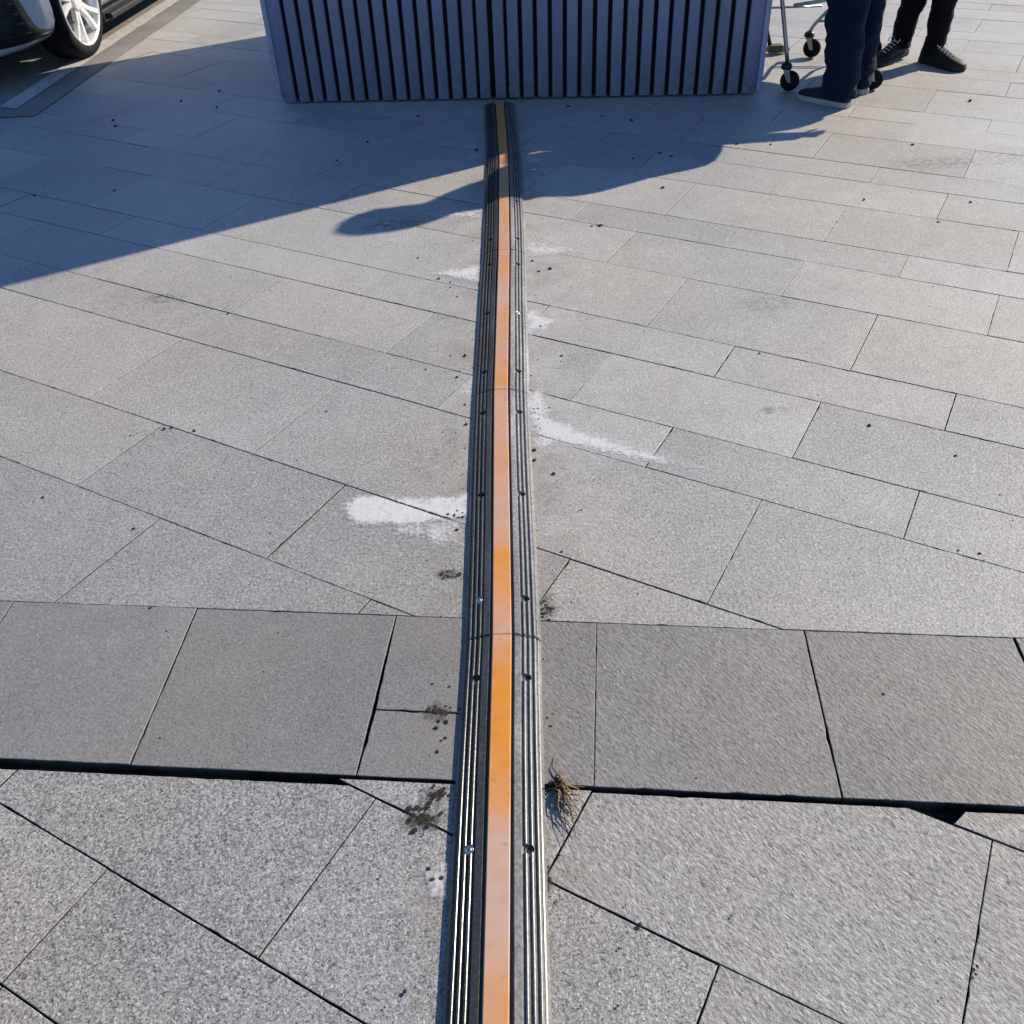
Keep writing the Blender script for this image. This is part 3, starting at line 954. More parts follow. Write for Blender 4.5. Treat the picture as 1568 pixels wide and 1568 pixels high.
# ------------------------------------------------------------------ grit, clods, weed
def lump(bm, c, r, flat=0.7, seedv=0):
    res = bmesh.ops.create_icosphere(bm, subdivisions=1, radius=1.0)
    for v in res['verts']:
        k = 1 + 0.45 * mnoise.noise(v.co * 1.7 + Vector((seedv * 3.1, seedv * 1.7, 0)))
        v.co = Vector((v.co.x * r * k * (1 + 0.3 * math.sin(seedv)), v.co.y * r * k, v.co.z * r * flat * k)) + Vector(c)
SPECKS = [(66, 762, 4), (205, 810, 4), (230, 932, 5), (255, 968, 4), (258, 977, 4), (200, 667, 3), (1331, 652, 6), (1015, 288, 5), (1397, 222, 4), (563, 218, 4), (516, 246, 4), (1323, 306, 4), (1486, 310, 4),
          (1463, 698, 4), (1500, 848, 4), (1467, 843, 3), (1352, 1064, 5), (1360, 1163, 4), (980, 1417, 8), (404, 1029, 3), (245, 1130, 3), (130, 1025, 2), (848, 726, 6), (712, 545, 6), (714, 650, 6), (700, 578, 5), (818, 690, 6), (818, 705, 5),
          (672, 427, 4), (690, 432, 3), (690, 440, 3), (700, 455, 3), (1163, 541, 3), (1437, 340, 3), (175, 292, 3), (53, 300, 4), (277, 155, 4), (332, 165, 4), (336, 140, 4), (173, 185, 4), (177, 194, 4), (1128, 221, 5), (1485, 155, 5),
          (838, 1100, 5), (846, 1094, 4), (843, 1113, 5), (668, 1115, 6), (682, 1130, 5), (670, 1151, 6), (676, 1134, 4), (620, 1519, 6), (656, 1331, 6), (662, 1347, 6), (676, 1345, 6), (350, 480, 4), (263, 655, 5), (252, 657, 5), (298, 660, 4), (1300, 855, 2), (1120, 1403, 3),
          (690, 545, 3), (652, 566, 4), (712, 620, 4), (640, 395, 3), (1010, 235, 4), (1028, 240, 4), (970, 243, 4), (1180, 222, 4), (922, 178, 4), (966, 185, 5), (870, 163, 4), (640, 178, 4), (730, 230, 5), (828, 500, 4), (860, 545, 4), (842, 412, 6), (825, 416, 4), (815, 400, 4), (1066, 1192, 3), (1535, 1218, 3), (1496, 1480, 5), (1494, 1492, 4),
          (655, 1090, 5), (688, 1052, 4), (662, 1048, 4), (500, 630, 3), (455, 705, 3), (832, 1010, 4), (860, 845, 4), (875, 1115, 3), (700, 812, 5), (686, 788, 5), (800, 545, 3)]
bm = bmesh.new()
for k, (x, y, d) in enumerate(SPECKS):
    p = gp(x, y)
    sc_ = math.sqrt(p.x ** 2 + p.y ** 2 + 2.25) / 1622.0
    r = d * sc_ * 0.62
    lump(bm, (p.x, p.y, r * 0.35), r, 0.6, k)
for k in range(420):
    # finer crumbs, thick along the ramp
    if k < 260:
        y = random.uniform(0.55, 4.9); s = random.choice((-1, 1))
        x = y * 0.029 - 0.083 + s * (0.09 + abs(random.gauss(0, 0.05)))
    else:
        y = random.uniform(0.6, 6.0); x = random.uniform(-0.9, 1.0) * (0.7 + y * 0.35)
    r = random.uniform(0.0008, 0.0022)
    lump(bm, (x, y, r * 0.4), r, 0.7, k)
tag(link('grit', bm_mesh('grit', bm), M_STONEBIT), 'dark crumbs of grit scattered over the slabs and along the ramp', 'grit', kind='stuff')
bm = bmesh.new()
for k, (x, y, d) in enumerate([(170, 1060, 5), (205, 1170, 0), (1020, 1230, 0), (720, 868, 4), (560, 838, 3), (610, 850, 3), (500, 1148, 3), (1100, 1500, 3)]):
    if not d: continue
    p = gp(x, y); r = d * 0.0006
    lump(bm, (p.x, p.y, r * 0.3), r, 0.5, k)
tag(link('stone_chips', bm_mesh('stone_chips', bm), M_PALEBIT), 'few tiny pale stone chips lying on the near slabs', 'chips', kind='stuff')

def clod(px, n, spread, rr, label, mat=M_MUD, cat='dirt', zoff=0.0005):
    p = gp(*px)
    b = bmesh.new()
    for k in range(int(n * 0.7)):
        dx, dy = random.gauss(0, spread[0]), random.gauss(0, spread[1])
        r = random.uniform(*rr)
        r *= 0.8
        lump(b, (dx, dy, r * 0.10), r, 0.28, k + px[0])
    o = link('dirt_clod', bm_mesh('dirt_clod', b), mat)
    if zoff > -0.01 and mat is not M_PALEBIT and px not in ((815, 640), (698, 789), (911, 346)):
        g_, vv_, dd_, ff_ = 22, [], [], []
        hx, hy = spread[0] * 3.4, spread[1] * 3.6
        for j in range(g_ + 1):
            for i in range(g_ + 1):
                u_, v_ = 2 * i / g_ - 1, 2 * j / g_ - 1
                vv_.append((u_ * hx, v_ * hy, 0.0008)); dd_.append(0.52 * max(0.0, 1 - math.hypot(u_, v_)) ** 0.8)
        for j in range(g_):
            for i in range(g_): ff_.append([j * (g_ + 1) + i, j * (g_ + 1) + i + 1, (j + 1) * (g_ + 1) + i + 1, (j + 1) * (g_ + 1) + i])
        sm = pydata('silt', vv_, ff_)
        sm.attributes.new('dens', 'FLOAT', 'POINT').data.foreach_set('value', dd_)
        link('silt', sm, M_SILT, o)
    o.location = (p.x, p.y, zoff)
    tag(o, label, cat)
clod((675, 1090), 26, (0.013, 0.010), (0.003, 0.009), 'crusty brown dirt clod at the slab joint left of the nearest ramp')
clod((672, 1216), 26, (0.012, 0.008), (0.002, 0.006), 'flat smear of dirt left of the ramp level with the weed')
clod((648, 1250), 40, (0.018, 0.011), (0.002, 0.008), 'larger dirt clod where a slanting joint meets the ramp on its left')
clod((688, 880), 22, (0.018, 0.007), (0.002, 0.007), 'long thin dark dirt crumbs left of the ramp above the dark band', M_STONEBIT)
clod((838, 932), 26, (0.009, 0.018), (0.002, 0.007), 'dark dirt crumbs right of the ramp just above the dark band', M_STONEBIT)
clod((698, 789), 9, (0.010, 0.006), (0.003, 0.008), 'black crumb of dirt at the ramp edge of the broad powder spill', M_STONEBIT)
clod((911, 346), 7, (0.014, 0.006), (0.006, 0.012), 'single dark clod on a slab joint right of the ramp near the shade', M_STONEBIT)
clod((815, 640), 24, (0.03, 0.04), (0.002, 0.006), 'loose dark crumbs in the powder at the root of the long streak', M_STONEBIT)
clod((838, 1346), 10, (0.005, 0.014), (0.002, 0.007), 'dark crumbs at the right foot of the nearest ramp below the weed', M_STONEBIT)
clod((825, 259), 4, (0.03, 0.006), (0.006, 0.014), 'small pale stone catching light in the shade right of the ramp', M_PALEBIT, 'stone')
clod((1440, 1238), 16, (0.018, 0.004), (0.003, 0.008), 'rubble crumbs in the broken slab corner by the band', M_MUD, 'rubble', -0.0235)

# dry weed in the joint by the ramp
wp = gp(852, 1203)
weed = empty('dry_weed', (wp.x, wp.y, 0.0))
tag(weed, 'withered straw-coloured weed growing from the joint right of the ramp', 'weed')
def blade(pts, r0, mat, name):
    b = bmesh.new()
    n = len(pts)
    P = []
    for k in range(n * 2 - 1):
        s = k / 2
        i = min(int(s), n - 2); f = s - i
        P.append(Vector(pts[i]).lerp(Vector(pts[i + 1]), f))
    bm_tube(b, P, [r0 * (1 - 0.8 * k / (len(P) - 1)) for k in range(len(P))], 5)
    link(name, bm_mesh(name, b), mat, weed, True)
for k, (ex, ey, dark) in enumerate([(848, 1160, 1), (882, 1282, 1), (868, 1278, 1), (866, 1300, 1), (884, 1250, 0), (886, 1240, 0), (880, 1260, 0), (876, 1230, 0), (892, 1214, 0), (870, 1250, 0), (895, 1206, 0), (838, 1216, 1), (842, 1222, 1), (860, 1240, 1), (888, 1232, 0), (866, 1190, 0), (836, 1206, 1), (878, 1196, 0), (890, 1222, 0), (884, 1268, 0), (874, 1272, 0), (893, 1228, 0), (870, 1222, 1), (876, 1246, 1), (856, 1182, 1), (862, 1264, 0), (888, 1246, 0)]):
    e = gp(ex, ey) - wp
    jt = [Vector((random.gauss(0, 0.004), random.gauss(0, 0.004), 0)) for _ in range(3)]
    hgt = random.uniform(0.006, 0.022)
    st = Vector((random.gauss(0, 0.004), random.gauss(0, 0.003), -0.004))
    blade([st, e * 0.3 + jt[0] + Vector((0, 0, hgt)), e * 0.62 + jt[1] + Vector((0, 0, hgt * 0.8)), e + Vector((0, 0, 0.0022))], random.uniform(0.0014, 0.0027), M_ROOT if dark else M_STRAW, 'stem' if dark else 'leaf_blade')
b = bmesh.new()
for k in range(26): lump(b, (random.gauss(0, 0.007), random.gauss(0, 0.006), random.uniform(0, 0.006)), random.uniform(0.002, 0.005), 0.8, k)
link('root_crown', bm_mesh('root_crown', b), M_ROOT, weed)

# ------------------------------------------------------------------ white car
CF = Vector((-0.077, -0.997, 0)).normalized(); CLV = Vector((-CF.y, CF.x, 0)); 
nose = Vector((-2.62, 6.77, 0)) + CF * 0.88 - CLV * 0.90
car = empty('parked_car', (nose.x, nose.y, 0.0045), math.atan2(-CF.y, -CF.x))   # local +x runs to the rear
tag(car, 'white car with bright alloy wheel parked on the asphalt bay line', 'car')
CL, CWD = 4.62, 0.905
def sup(s, p): return (max(0.0, 1 - abs(s) ** p)) ** (1 / p)
def sect(u):
    """half width, bottom, top of the lower body at u metres from the nose"""
    fr = max(0.0, 1 - u / 0.75); rr = max(0.0, 1 - (CL - u) / 0.6)
    w = CWD * (sup(fr, 2.6) ** 0.55 if fr > 0 else 1) * (sup(rr, 2.8) ** 0.5 if rr > 0 else 1)
    zb = 0.145 + 0.03 * rr
    top = 0.93 - 0.22 * max(0, 1 - u / 1.5) ** 1.5 - 0.02 * max(0, (u - 3.7))
    fe = max(0.0, 1 - u / 0.10)
    mid = 0.42
    zb = zb + (mid - zb) * (1 - sup(fe, 3.0)) * 0.9
    top = top + (mid - top) * (1 - sup(fe, 2.2)) * 0.9
    re = max(0.0, 1 - (CL - u) / 0.10)
    zb = zb + (mid - zb) * (1 - sup(re, 3.0)) * 0.9
    top = top + (mid - top) * (1 - sup(re, 2.2)) * 0.9
    return max(w, 0.02), zb, top
def body_point(u, a):
    w, zb, tp = sect(u)
    c, s = math.cos(a), math.sin(a)
    e = 2 / 6.0
    y = w * math.copysign(abs(c) ** e, c); z = (zb + tp) / 2 + (tp - zb) / 2 * math.copysign(abs(s) ** e, s)
    # tumblehome and a waist crease
    k = (z - zb) / max(tp - zb, 1e-4)
    y *= 1 - 0.05 * max(0, k - 0.6) / 0.4 - 0.045 * max(0, 0.25 - k) / 0.25
    return Vector((u, y, z))
us = [0.004, 0.012, 0.025, 0.045, 0.07, 0.1, 0.14, 0.19, 0.25, 0.32, 0.4, 0.5, 0.62, 0.75] + [0.75 + (CL - 1.35) * k / 24 for k in range(1, 25)] + [CL - q for q in (0.5, 0.4, 0.3, 0.22, 0.15, 0.1, 0.06, 0.03, 0.01)]
NA = 56
vv, ff = [], []
for u in us:
    for k in range(NA): vv.append(body_point(u, 2 * math.pi * (k + 0.5) / NA))
for j in range(len(us) - 1):
    for k in range(NA): ff.append([j * NA + k, j * NA + (k + 1) % NA, (j + 1) * NA + (k + 1) % NA, (j + 1) * NA + k])
ff.append([k for k in range(NA)][::-1]); ff.append([(len(us) - 1) * NA + k for k in range(NA)])
bme = pydata('body', vv, ff)
bb = bmesh.new(); bb.from_mesh(bme); bmesh.ops.recalc_face_normals(bb, faces=bb.faces[:]); bb.to_mesh(bme); bb.free()
bme.materials.append(M_PAINTCAR); bme.materials.append(M_BLACKPL)
tmp = link('tmp_body', bme)
WR = 0.335
WX = (0.88, 3.58)
cut = bmesh.new()
for wx in WX:
    for s in (-1, 1):
        r = bmesh.ops.create_cone(cut, cap_ends=True, segments=40, radius1=WR + 0.045, radius2=WR + 0.045, depth=0.36)
        for v in r['verts']: v.co = Vector((wx + v.co.x, s * (CWD - 0.10) + v.co.z, WR + 0.015 + v.co.y))
cme = bm_mesh('cut', cut); cme.materials.append(M_BLACKPL)
cobj = link('tmp_cut', cme)
md = tmp.modifiers.new('b', 'BOOLEAN'); md.operation = 'DIFFERENCE'; md.object = cobj; md.solver = 'EXACT'
dg = bpy.context.evaluated_depsgraph_get()
res = bpy.data.meshes.new_from_object(tmp.evaluated_get(dg))
res.name = 'body'
bpy.data.objects.remove(tmp); bpy.data.objects.remove(cobj)
if len(res.materials) < 2:
    res.materials.clear(); res.materials.append(M_PAINTCAR); res.materials.append(M_BLACKPL)
for p in res.polygons:
    c = p.center
    inw = any(math.hypot(c.x - wx, c.z - WR - 0.015) < WR + 0.043 for wx in WX) and abs(c.y) > 0.5 and abs(c.y) < CWD - 0.012
    p.material_index = 1 if inw or c.z < 0.155 else 0
    p.use_smooth = not inw
carbody = link('body', res, None, car)
def front_u(y, z):
    lo, hi = 0.002, 0.9
    for _ in range(40):
        m = (lo + hi) / 2
        w, zb, tp = sect(m)
        k = (z - zb) / max(tp - zb, 1e-4)
        yy = y / (1 - 0.05 * max(0, k - 0.6) / 0.4 - 0.045 * max(0, 0.25 - k) / 0.25)
        f = (abs(yy) / w) ** 6 + (abs(z - (zb + tp) / 2) / max((tp - zb) / 2, 1e-4)) ** 6
        if f > 1: lo = m
        else: hi = m
    return hi
def front_patch(name, fn, nu, nw, out, mat, parent):
    v_, f_ = [], []
    for j in range(nw + 1):
        for i in range(nu + 1):
            y, z, o = fn(i / nu, j / nw)
            v_.append((front_u(y, z) - out - o, y * 1.004, z))
    for j in range(nw):
        for i in range(nu): f_.append([j * (nu + 1) + i, j * (nu + 1) + i + 1, (j + 1) * (nu + 1) + i + 1, (j + 1) * (nu + 1) + i])
    n0 = len(v_)
    me = pydata(name, v_, f_)
    b = bmesh.new(); b.from_mesh(me)
    bmesh.ops.solidify(b, geom=b.faces[:], thickness=0.004)
    bmesh.ops.recalc_face_normals(b, faces=b.faces[:]); b.to_mesh(me); b.free()
    return link(name, me, mat, parent, True)
def intake(i, j):
    z = 0.225 + 0.36 * j
    hw = 0.862 - 0.05 * j
    return ((2 * i - 1) * hw, z, 0.0)
ik = front_patch('intake_grille', intake, 60, 14, 0.004, M_BLACKPL, car)
for k in range(6):
    zz = 0.28 + 0.055 * k
    hw = 0.84 - 0.05 * (zz - 0.235) / 0.36
    front_patch('grille_bar', lambda i, j, zz=zz, hw=hw: ((2 * i - 1) * hw, zz + 0.012 * (j - 0.5), 0.006), 50, 2, 0.005, M_BLACKPL, ik)
for s in (-1, 1):
    front_patch('headlight', lambda i, j, s=s: (s * (0.50 + 0.34 * i), 0.615 + 0.045 * i + (0.075 - 0.03 * i) * j, 0.0), 14, 4, 0.006, M_LAMP, car)
bm = bmesh.new()
bm_box(bm, (-0.012, 0, 0.36), (0.016, 0.44, 0.13), bevel=0.003)
link('number_plate', bm_mesh('number_plate', bm), simple('plate_blue', (0.03, 0.09, 0.35), 0.5), car)
bm = bmesh.new()
bm_box(bm, (2.3, 0, 0.165), (3.9, 1.1, 0.10), bevel=0.01)
bm_box(bm, (2.23, 0, 0.150), (1.84, 1.66, 0.08), bevel=0.01)
link('underbody', bm_mesh('underbody', bm), M_BLACKPL, car)  # low boxes added to stop sunlight leaking under the car
# glasshouse and roof
def cabin(u, k):
    """k 0 at the belt, 1 at the roof"""
    return None
vv, ff = [], []
cu = [(1.18, 2.05), (1.30, 2.08), (4.25, 3.40), (4.40, 3.42)]
belt = [(1.15, 0.0), (1.15, 0.62), (1.32, 0.80), (2.6, 0.83), (3.9, 0.80), (4.28, 0.60), (4.28, 0.0)]
roof = [(2.02, 0.0), (2.02, 0.46), (2.12, 0.56), (2.7, 0.60), (3.3, 0.58), (3.48, 0.48), (3.48, 0.0)]
ring = []
def full(l): return l + [(x, -y) for x, y in l[-2:0:-1]]
fb, fr_ = full(belt), full(roof)
n = len(fb)
vv = [(x, y, 0.88) for x, y in fb] + [(x, y, 1.41) for x, y in fr_]
ff = [[i, (i + 1) % n, n + (i + 1) % n, n + i] for i in range(n)] + [[n + i for i in range(n)]]
me = pydata('window_glass', vv, ff)
b = bmesh.new(); b.from_mesh(me); bmesh.ops.recalc_face_normals(b, faces=b.faces[:]); b.to_mesh(me); b.free()
link('window_glass', me, M_GLASS, car)
vv = [(x + (2.75 - x) * -0.02, y * 1.03, 1.40) for x, y in fr_] + [(x + (2.75 - x) * 0.1, y * 0.85, 1.45) for x, y in fr_]
ff = [[i, (i + 1) % n, n + (i + 1) % n, n + i] for i in range(n)] + [[n + i for i in range(n)], list(range(n))[::-1]]
me = pydata('roof', vv, ff)
link('roof', me, M_PAINTCAR, car)
for s in (-1, 1):
    for (p0, p1) in (((1.25, 0.76), (2.08, 0.53)), ((2.62, 0.83), (2.68, 0.605)), ((4.05, 0.75), (3.42, 0.54))):
        bm = bmesh.new()
        bm_tube(bm, [(p0[0], s * p0[1], 0.88), (p1[0], s * p1[1], 1.42)], 0.035, 8)
        link('pillar', bm_mesh('pillar', bm), M_PAINTCAR, car)
    bm = bmesh.new()
    bm_box(bm, (1.55, s * 0.96, 0.95), (0.10, 0.17, 0.12), bevel=0.03)
    link('door_mirror', bm_mesh('door_mirror', bm), M_PAINTCAR, car, True)
    bm = bmesh.new()
    bm_box(bm, (2.24, s * (CWD - 0.055), 0.145), (1.80, 0.06, 0.04), bevel=0.01)
    link('sill', bm_mesh('sill', bm), M_BLACKPL, car)
    bm = bmesh.new()
    bm_box(bm, (CL - 0.12, s * 0.62, 0.72), (0.12, 0.36, 0.12), bevel=0.02)
    link('tail_light', bm_mesh('tail_light', bm), M_RED, car, True)
# wheels
def wheel_meshes():
    W = 0.225
    # tyre, axis along y, outer face at y = 0
    prof = [(0.262, -0.012), (0.280, 0.0), (0.305, -0.002), (0.322, -0.012), (WR, -0.032), (WR + 0.0005, -W / 2), (WR, -W + 0.032), (0.322, -W + 0.012), (0.27, -W), (0.236, -W + 0.01)]
    b = bmesh.new()
    seg = 64
    rings = [[b.verts.new((r * math.cos(2 * math.pi * k / seg), y, r * math.sin(2 * math.pi * k / seg))) for k in range(seg)] for r, y in prof]
    for i in range(len(rings) - 1):
        for k in range(seg): b.faces.new((rings[i][k], rings[i][(k + 1) % seg], rings[i + 1][(k + 1) % seg], rings[i + 1][k])).smooth = True
    tyre = bm_mesh('tyre', b); tyre.materials.append(M_TYRE)
    b = bmesh.new()
    prof = [(0.268, -0.012), (0.266, -0.002), (0.256, -0.001), (0.244, -0.020), (0.236, -0.07), (0.230, -0.19), (0.250, -0.205)]
    rings = [[b.verts.new((r * math.cos(2 * math.pi * k / seg), y, r * math.sin(2 * math.pi * k / seg))) for k in range(seg)] for r, y in prof]
    for i in range(len(rings) - 1):
        for k in range(seg): b.faces.new((rings[i][k], rings[i][(k + 1) % seg], rings[i + 1][(k + 1) % seg], rings[i + 1][k])).smooth = True
    rim = bm_mesh('rim', b); rim.materials.append(M_ALLOY)
    b = bmesh.new()
    # one twin spoke
    for s in (-1, 1):
        a0, a1 = s * 0.10, s * 0.235
        pts = []
        for (r, a, y, hw) in ((0.045, a0 * 2.2, -0.030, 0.022), (0.145, s * 0.17, -0.016, 0.018), (0.252, a1, -0.006, 0.022)):
            pts.append((Vector((r * math.sin(a), y, r * math.cos(a))), hw))
        for q in range(2):
            (p0, h0), (p1, h1) = pts[q], pts[q + 1]
            d = (p1 - p0).normalized(); t_ = Vector((d.z, 0, -d.x))
            vs_ = []
            for (p, h) in ((p0, h0), (p1, h1)):
                vs_.append([b.verts.new(p + t_ * h + Vector((0, -0.028, 0))), b.verts.new(p + t_ * h * 0.7), b.verts.new(p - t_ * h * 0.7), b.verts.new(p - t_ * h + Vector((0, -0.028, 0)))])
            for i in range(4): b.faces.new((vs_[0][i], vs_[0][(i + 1) % 4], vs_[1][(i + 1) % 4], vs_[1][i]))
            b.faces.new(vs_[0]); b.faces.new(vs_[1][::-1])
    spoke = bm_mesh('spoke', b); spoke.materials.append(M_ALLOY)
    b = bmesh.new()
    bm_tube(b, [(0, -0.05, 0), (0, -0.016, 0), (0, -0.012, 0)], [0.062, 0.060, 0.052], 28)
    hub = bm_mesh('hub_cap', b); hub.materials.append(M_ALLOY)
    b = bmesh.new()
    bm_tube(b, [(0, -0.12, 0), (0, -0.095, 0)], [0.165, 0.165], 36)
    disc = bm_mesh('brake_disc', b); disc.materials.append(M_DARKMET)
    return tyre, rim, spoke, hub, disc
TY, RI, SP, HU, DI = wheel_meshes()
for wx in WX:
    for s in (-1, 1):
        w = link('wheel', TY, None, car)
        w.location = (wx, s * (CWD - 0.004), WR)
        # local +x is rearwards, so local +y is the car's right-hand side seen from the rear
        w.rotation_euler = (0, 0.25, 0 if s > 0 else math.pi)
        link('rim', RI, None, w)
        link('hub_cap', HU, None, w)
        link('brake_disc', DI, None, w)
        for k in range(5):
            o = link('spoke', SP, None, w)
            o.rotation_euler = (0, 2 * math.pi * k / 5, 0)

# ------------------------------------------------------------------ shopping trolley
w1, w3, w2 = gp(1207, 139), gp(1334, 137), gp(1241, 88)
w4 = w2 + Vector((0.34, -0.06, 0))
tc = (w1 + w2 + w3 + w4) / 4
trolley = empty('shopping_trolley', (tc.x, tc.y, 0))
tag(trolley, 'wire shopping trolley with black caster wheels beside the slatted box', 'trolley')
def tl(p, z): return Vector((p.x - tc.x, p.y - tc.y, z))
def tube_part(name, pts, r, mat, seg=10):
    b = bmesh.new()
    bm_tube(b, pts, r, seg)
    return link(name, bm_mesh(name, b), mat, trolley, True)
def caster(p, yaw):
    c = empty('caster', tl(p, 0), yaw); c.parent = trolley
    b = bmesh.new()
    seg = 28
    prof = [(0.030, -0.014), (0.046, -0.014), (0.050, -0.009), (0.0515, 0), (0.050, 0.009), (0.046, 0.014), (0.030, 0.014), (0.012, 0.016), (0.001, 0.016)]
    prof = [(0.001, -0.016), (0.012, -0.016)] + prof
    rings = [[b.verts.new((r * math.cos(2 * math.pi * k / seg), y, 0.0515 + r * math.sin(2 * math.pi * k / seg))) for k in range(seg)] for r, y in prof]
    for i in range(len(rings) - 1):
        for k in range(seg):
            f = b.faces.new((rings[i][k], rings[i][(k + 1) % seg], rings[i + 1][(k + 1) % seg], rings[i + 1][k]))
            f.smooth = True
    link('wheel', bm_mesh('wheel', b), M_TYRE, c)
    for s in (-1, 1):
        b = bmesh.new()
        pr = [(-0.010, 0.046), (0.010, 0.046), (-0.008, 0.112), (-0.042, 0.112)]
        v0 = [b.verts.new((x, s * 0.018, z)) for x, z in pr]; v1 = [b.verts.new((x, s * 0.021, z)) for x, z in pr]
        b.faces.new(v0); b.faces.new(v1)
        for k in range(4): b.faces.new((v0[k], v0[(k + 1) % 4], v1[(k + 1) % 4], v1[k]))
        link('fork_plate', bm_mesh('fork_plate', b), M_CHROME, c)
    b = bmesh.new()
    bm_tube(b, [(-0.026, 0, 0.108), (-0.026, 0, 0.114), (-0.026, 0, 0.132), (-0.026, 0, 0.142)], [0.024, 0.031, 0.027, 0.016], 16)
    link('caster_cap', bm_mesh('caster_cap', b), M_BLACKPL, c, True)
    return tl(p, 0.14) + Matrix.Rotation(yaw, 3, 'Z') @ Vector((-0.026, 0, 0))
c1 = caster(w1, R_(-25)); c2 = caster(w2, R_(-28)); c3 = caster(w3, R_(-20)); c4 = caster(w4, R_(-15))
up = Vector((0, 0, 1))
# rear uprights lean towards the handle
hz = 1.0
h1, h3 = c1 + Vector((-0.19, 0.08, hz - 0.14)), c3 + Vector((0.05, 0.08, hz - 0.14))
tube_part('upright', [c1, c1 + Vector((-0.012, 0.004, 0.06)), c1.lerp(h1, 0.5), h1], 0.0115, M_CHROME)
tube_part('upright', [c3, c3.lerp(h3, 0.5), h3], 0.0115, M_CHROME)
tube_part('handle', [h1 + Vector((-0.03, 0, 0)), h1, h3, h3 + Vector((0.03, 0, 0))], 0.017, M_OLIVE)
# chassis
f1, f2 = c1 + Vector((-0.01, 0.02, 0.12)), c2 + Vector((0.03, 0.0, 0.09))
f3, f4 = c3 + Vector((0.0, 0.02, 0.12)), c4 + Vector((-0.01, 0.0, 0.09))
tube_part('chassis_bar', [c2, c2 + Vector((0.02, 0, 0.035)), c2 + Vector((0.075, -0.01, 0.10)), c2 + Vector((0.12, -0.14, 0.20)), h1.lerp(h3, 0.35) + Vector((0, 0.1, -0.62))], 0.010, M_CARTGREEN)
tube_part('chassis_bar', [c4, c4 + Vector((-0.02, 0, 0.04)), c4 + Vector((-0.03, -0.03, 0.11)), c4 + Vector((-0.06, -0.2, 0.21)), h3 + Vector((-0.1, 0.1, -0.62))], 0.010, M_CARTGREEN)
tube_part('chassis_bar', [c2 + Vector((0.03, -0.01, 0.055)), c4 + Vector((-0.02, 0, 0.055))], 0.007, M_CARTGREEN)
tube_part('chassis_bar', [c2 + Vector((0.05, -0.01, 0.085)), c4 + Vector((-0.02, 0, 0.085))], 0.006, M_CARTGREEN)
tube_part('cross_bar', [c2 + Vector((-0.34, 0.0, 0.135)), c2 + Vector((0.04, -0.02, 0.135))], 0.006, M_CHROME)
tube_part('cross_bar', [c2 + Vector((-0.34, 0.0, 0.135)), c2 + Vector((-0.26, 0.0, 0.40))], 0.008, M_CARTGREEN)
# olive bumper foot on a dark stay
bp = gp(1188, 82) - Vector((tc.x, tc.y, 0))
b = bmesh.new()
pr = [(-0.055, -0.03), (0.03, -0.035), (0.085, 0.0), (0.03, 0.03), (-0.055, 0.03)]
lo = [b.verts.new((bp.x + x, bp.y + y, 0.012)) for x, y in pr]; hi = [b.verts.new((bp.x + x * 0.9, bp.y + y * 0.9, 0.050 - 0.018 * (x > 0.05))) for x, y in pr]
b.faces.new(lo[::-1]); b.faces.new(hi)
for k in range(5): b.faces.new((lo[k], lo[(k + 1) % 5], hi[(k + 1) % 5], hi[k]))
fo = link('bumper_foot', bm_mesh('bumper_foot', b), M_OLIVE, trolley); fo['label'] = 'olive green wedge-shaped foot'
tube_part('bumper_stay', [bp + Vector((-0.035, 0, 0.03)), bp + Vector((-0.075, 0.02, 0.15)), bp + Vector((-0.10, 0.03, 0.34)), c2 + Vector((-0.26, 0.0, 0.40)), c2 + Vector((-0.05, -0.1, 0.42))], 0.012, M_BLACKPL)
# basket of wires
b = bmesh.new()
def q4(s, t, z):
    """basket corner interpolation: s across, t along"""
    A = h1 + Vector((0, 0.02, 0)); B = h3 + Vector((0, 0.02, 0)); C_ = c4 + Vector((-0.02, 0.05, 0)); D = c2 + Vector((0.02, 0.05, 0))
    p = (A.lerp(B, s)).lerp(D.lerp(C_, s), t)
    k = 0.85 + 0.15 * (z - 0.52) / 0.45
    m = (A + B + C_ + D) / 4
    return Vector((m.x + (p.x - m.x) * k, m.y + (p.y - m.y) * k, z))
for z in (0.54, 0.61, 0.68, 0.75, 0.82, 0.89, 0.96):
    bm_tube(b, [q4(0, 0, z), q4(1, 0, z), q4(1, 1, z), q4(0, 1, z), q4(0, 0, z)], 0.003 if z < 0.95 else 0.006, 5, False)
for k in range(11):
    s = k / 10
    bm_tube(b, [q4(s, 0, 0.96), q4(s, 0, 0.54), q4(s, 1, 0.54), q4(s, 1, 0.96)], 0.0028, 5, False)
for k in range(15):
    t_ = k / 14
    bm_tube(b, [q4(0, t_, 0.96), q4(0, t_, 0.54), q4(1, t_, 0.54), q4(1, t_, 0.96)], 0.0028, 5, False)
link('basket', bm_mesh('basket', b), M_CHROME, trolley)

# ------------------------------------------------------------------ people
def skin_mesh(name, verts, edges, radii, root, sub=2):
    me = bpy.data.meshes.new(name)
    me.from_pydata([tuple(v) for v in verts], edges, [])
    o = bpy.data.objects.new('tmp_' + name, me)
    COL.objects.link(o)
    md_ = o.modifiers.new('skin', 'SKIN')
    md_.use_smooth_shade = True
    sv = me.skin_vertices[0].data
    for i, r in enumerate(radii):
        sv[i].radius = r if isinstance(r, tuple) else (r, r)
        sv[i].use_root = i == root
    s_ = o.modifiers.new('sub', 'SUBSURF'); s_.levels = sub; s_.render_levels = sub
    dg_ = bpy.context.evaluated_depsgraph_get()
    dg_.update()
    res_ = bpy.data.meshes.new_from_object(o.evaluated_get(dg_))
    bpy.data.objects.remove(o)
    res_.name = name
    return res_

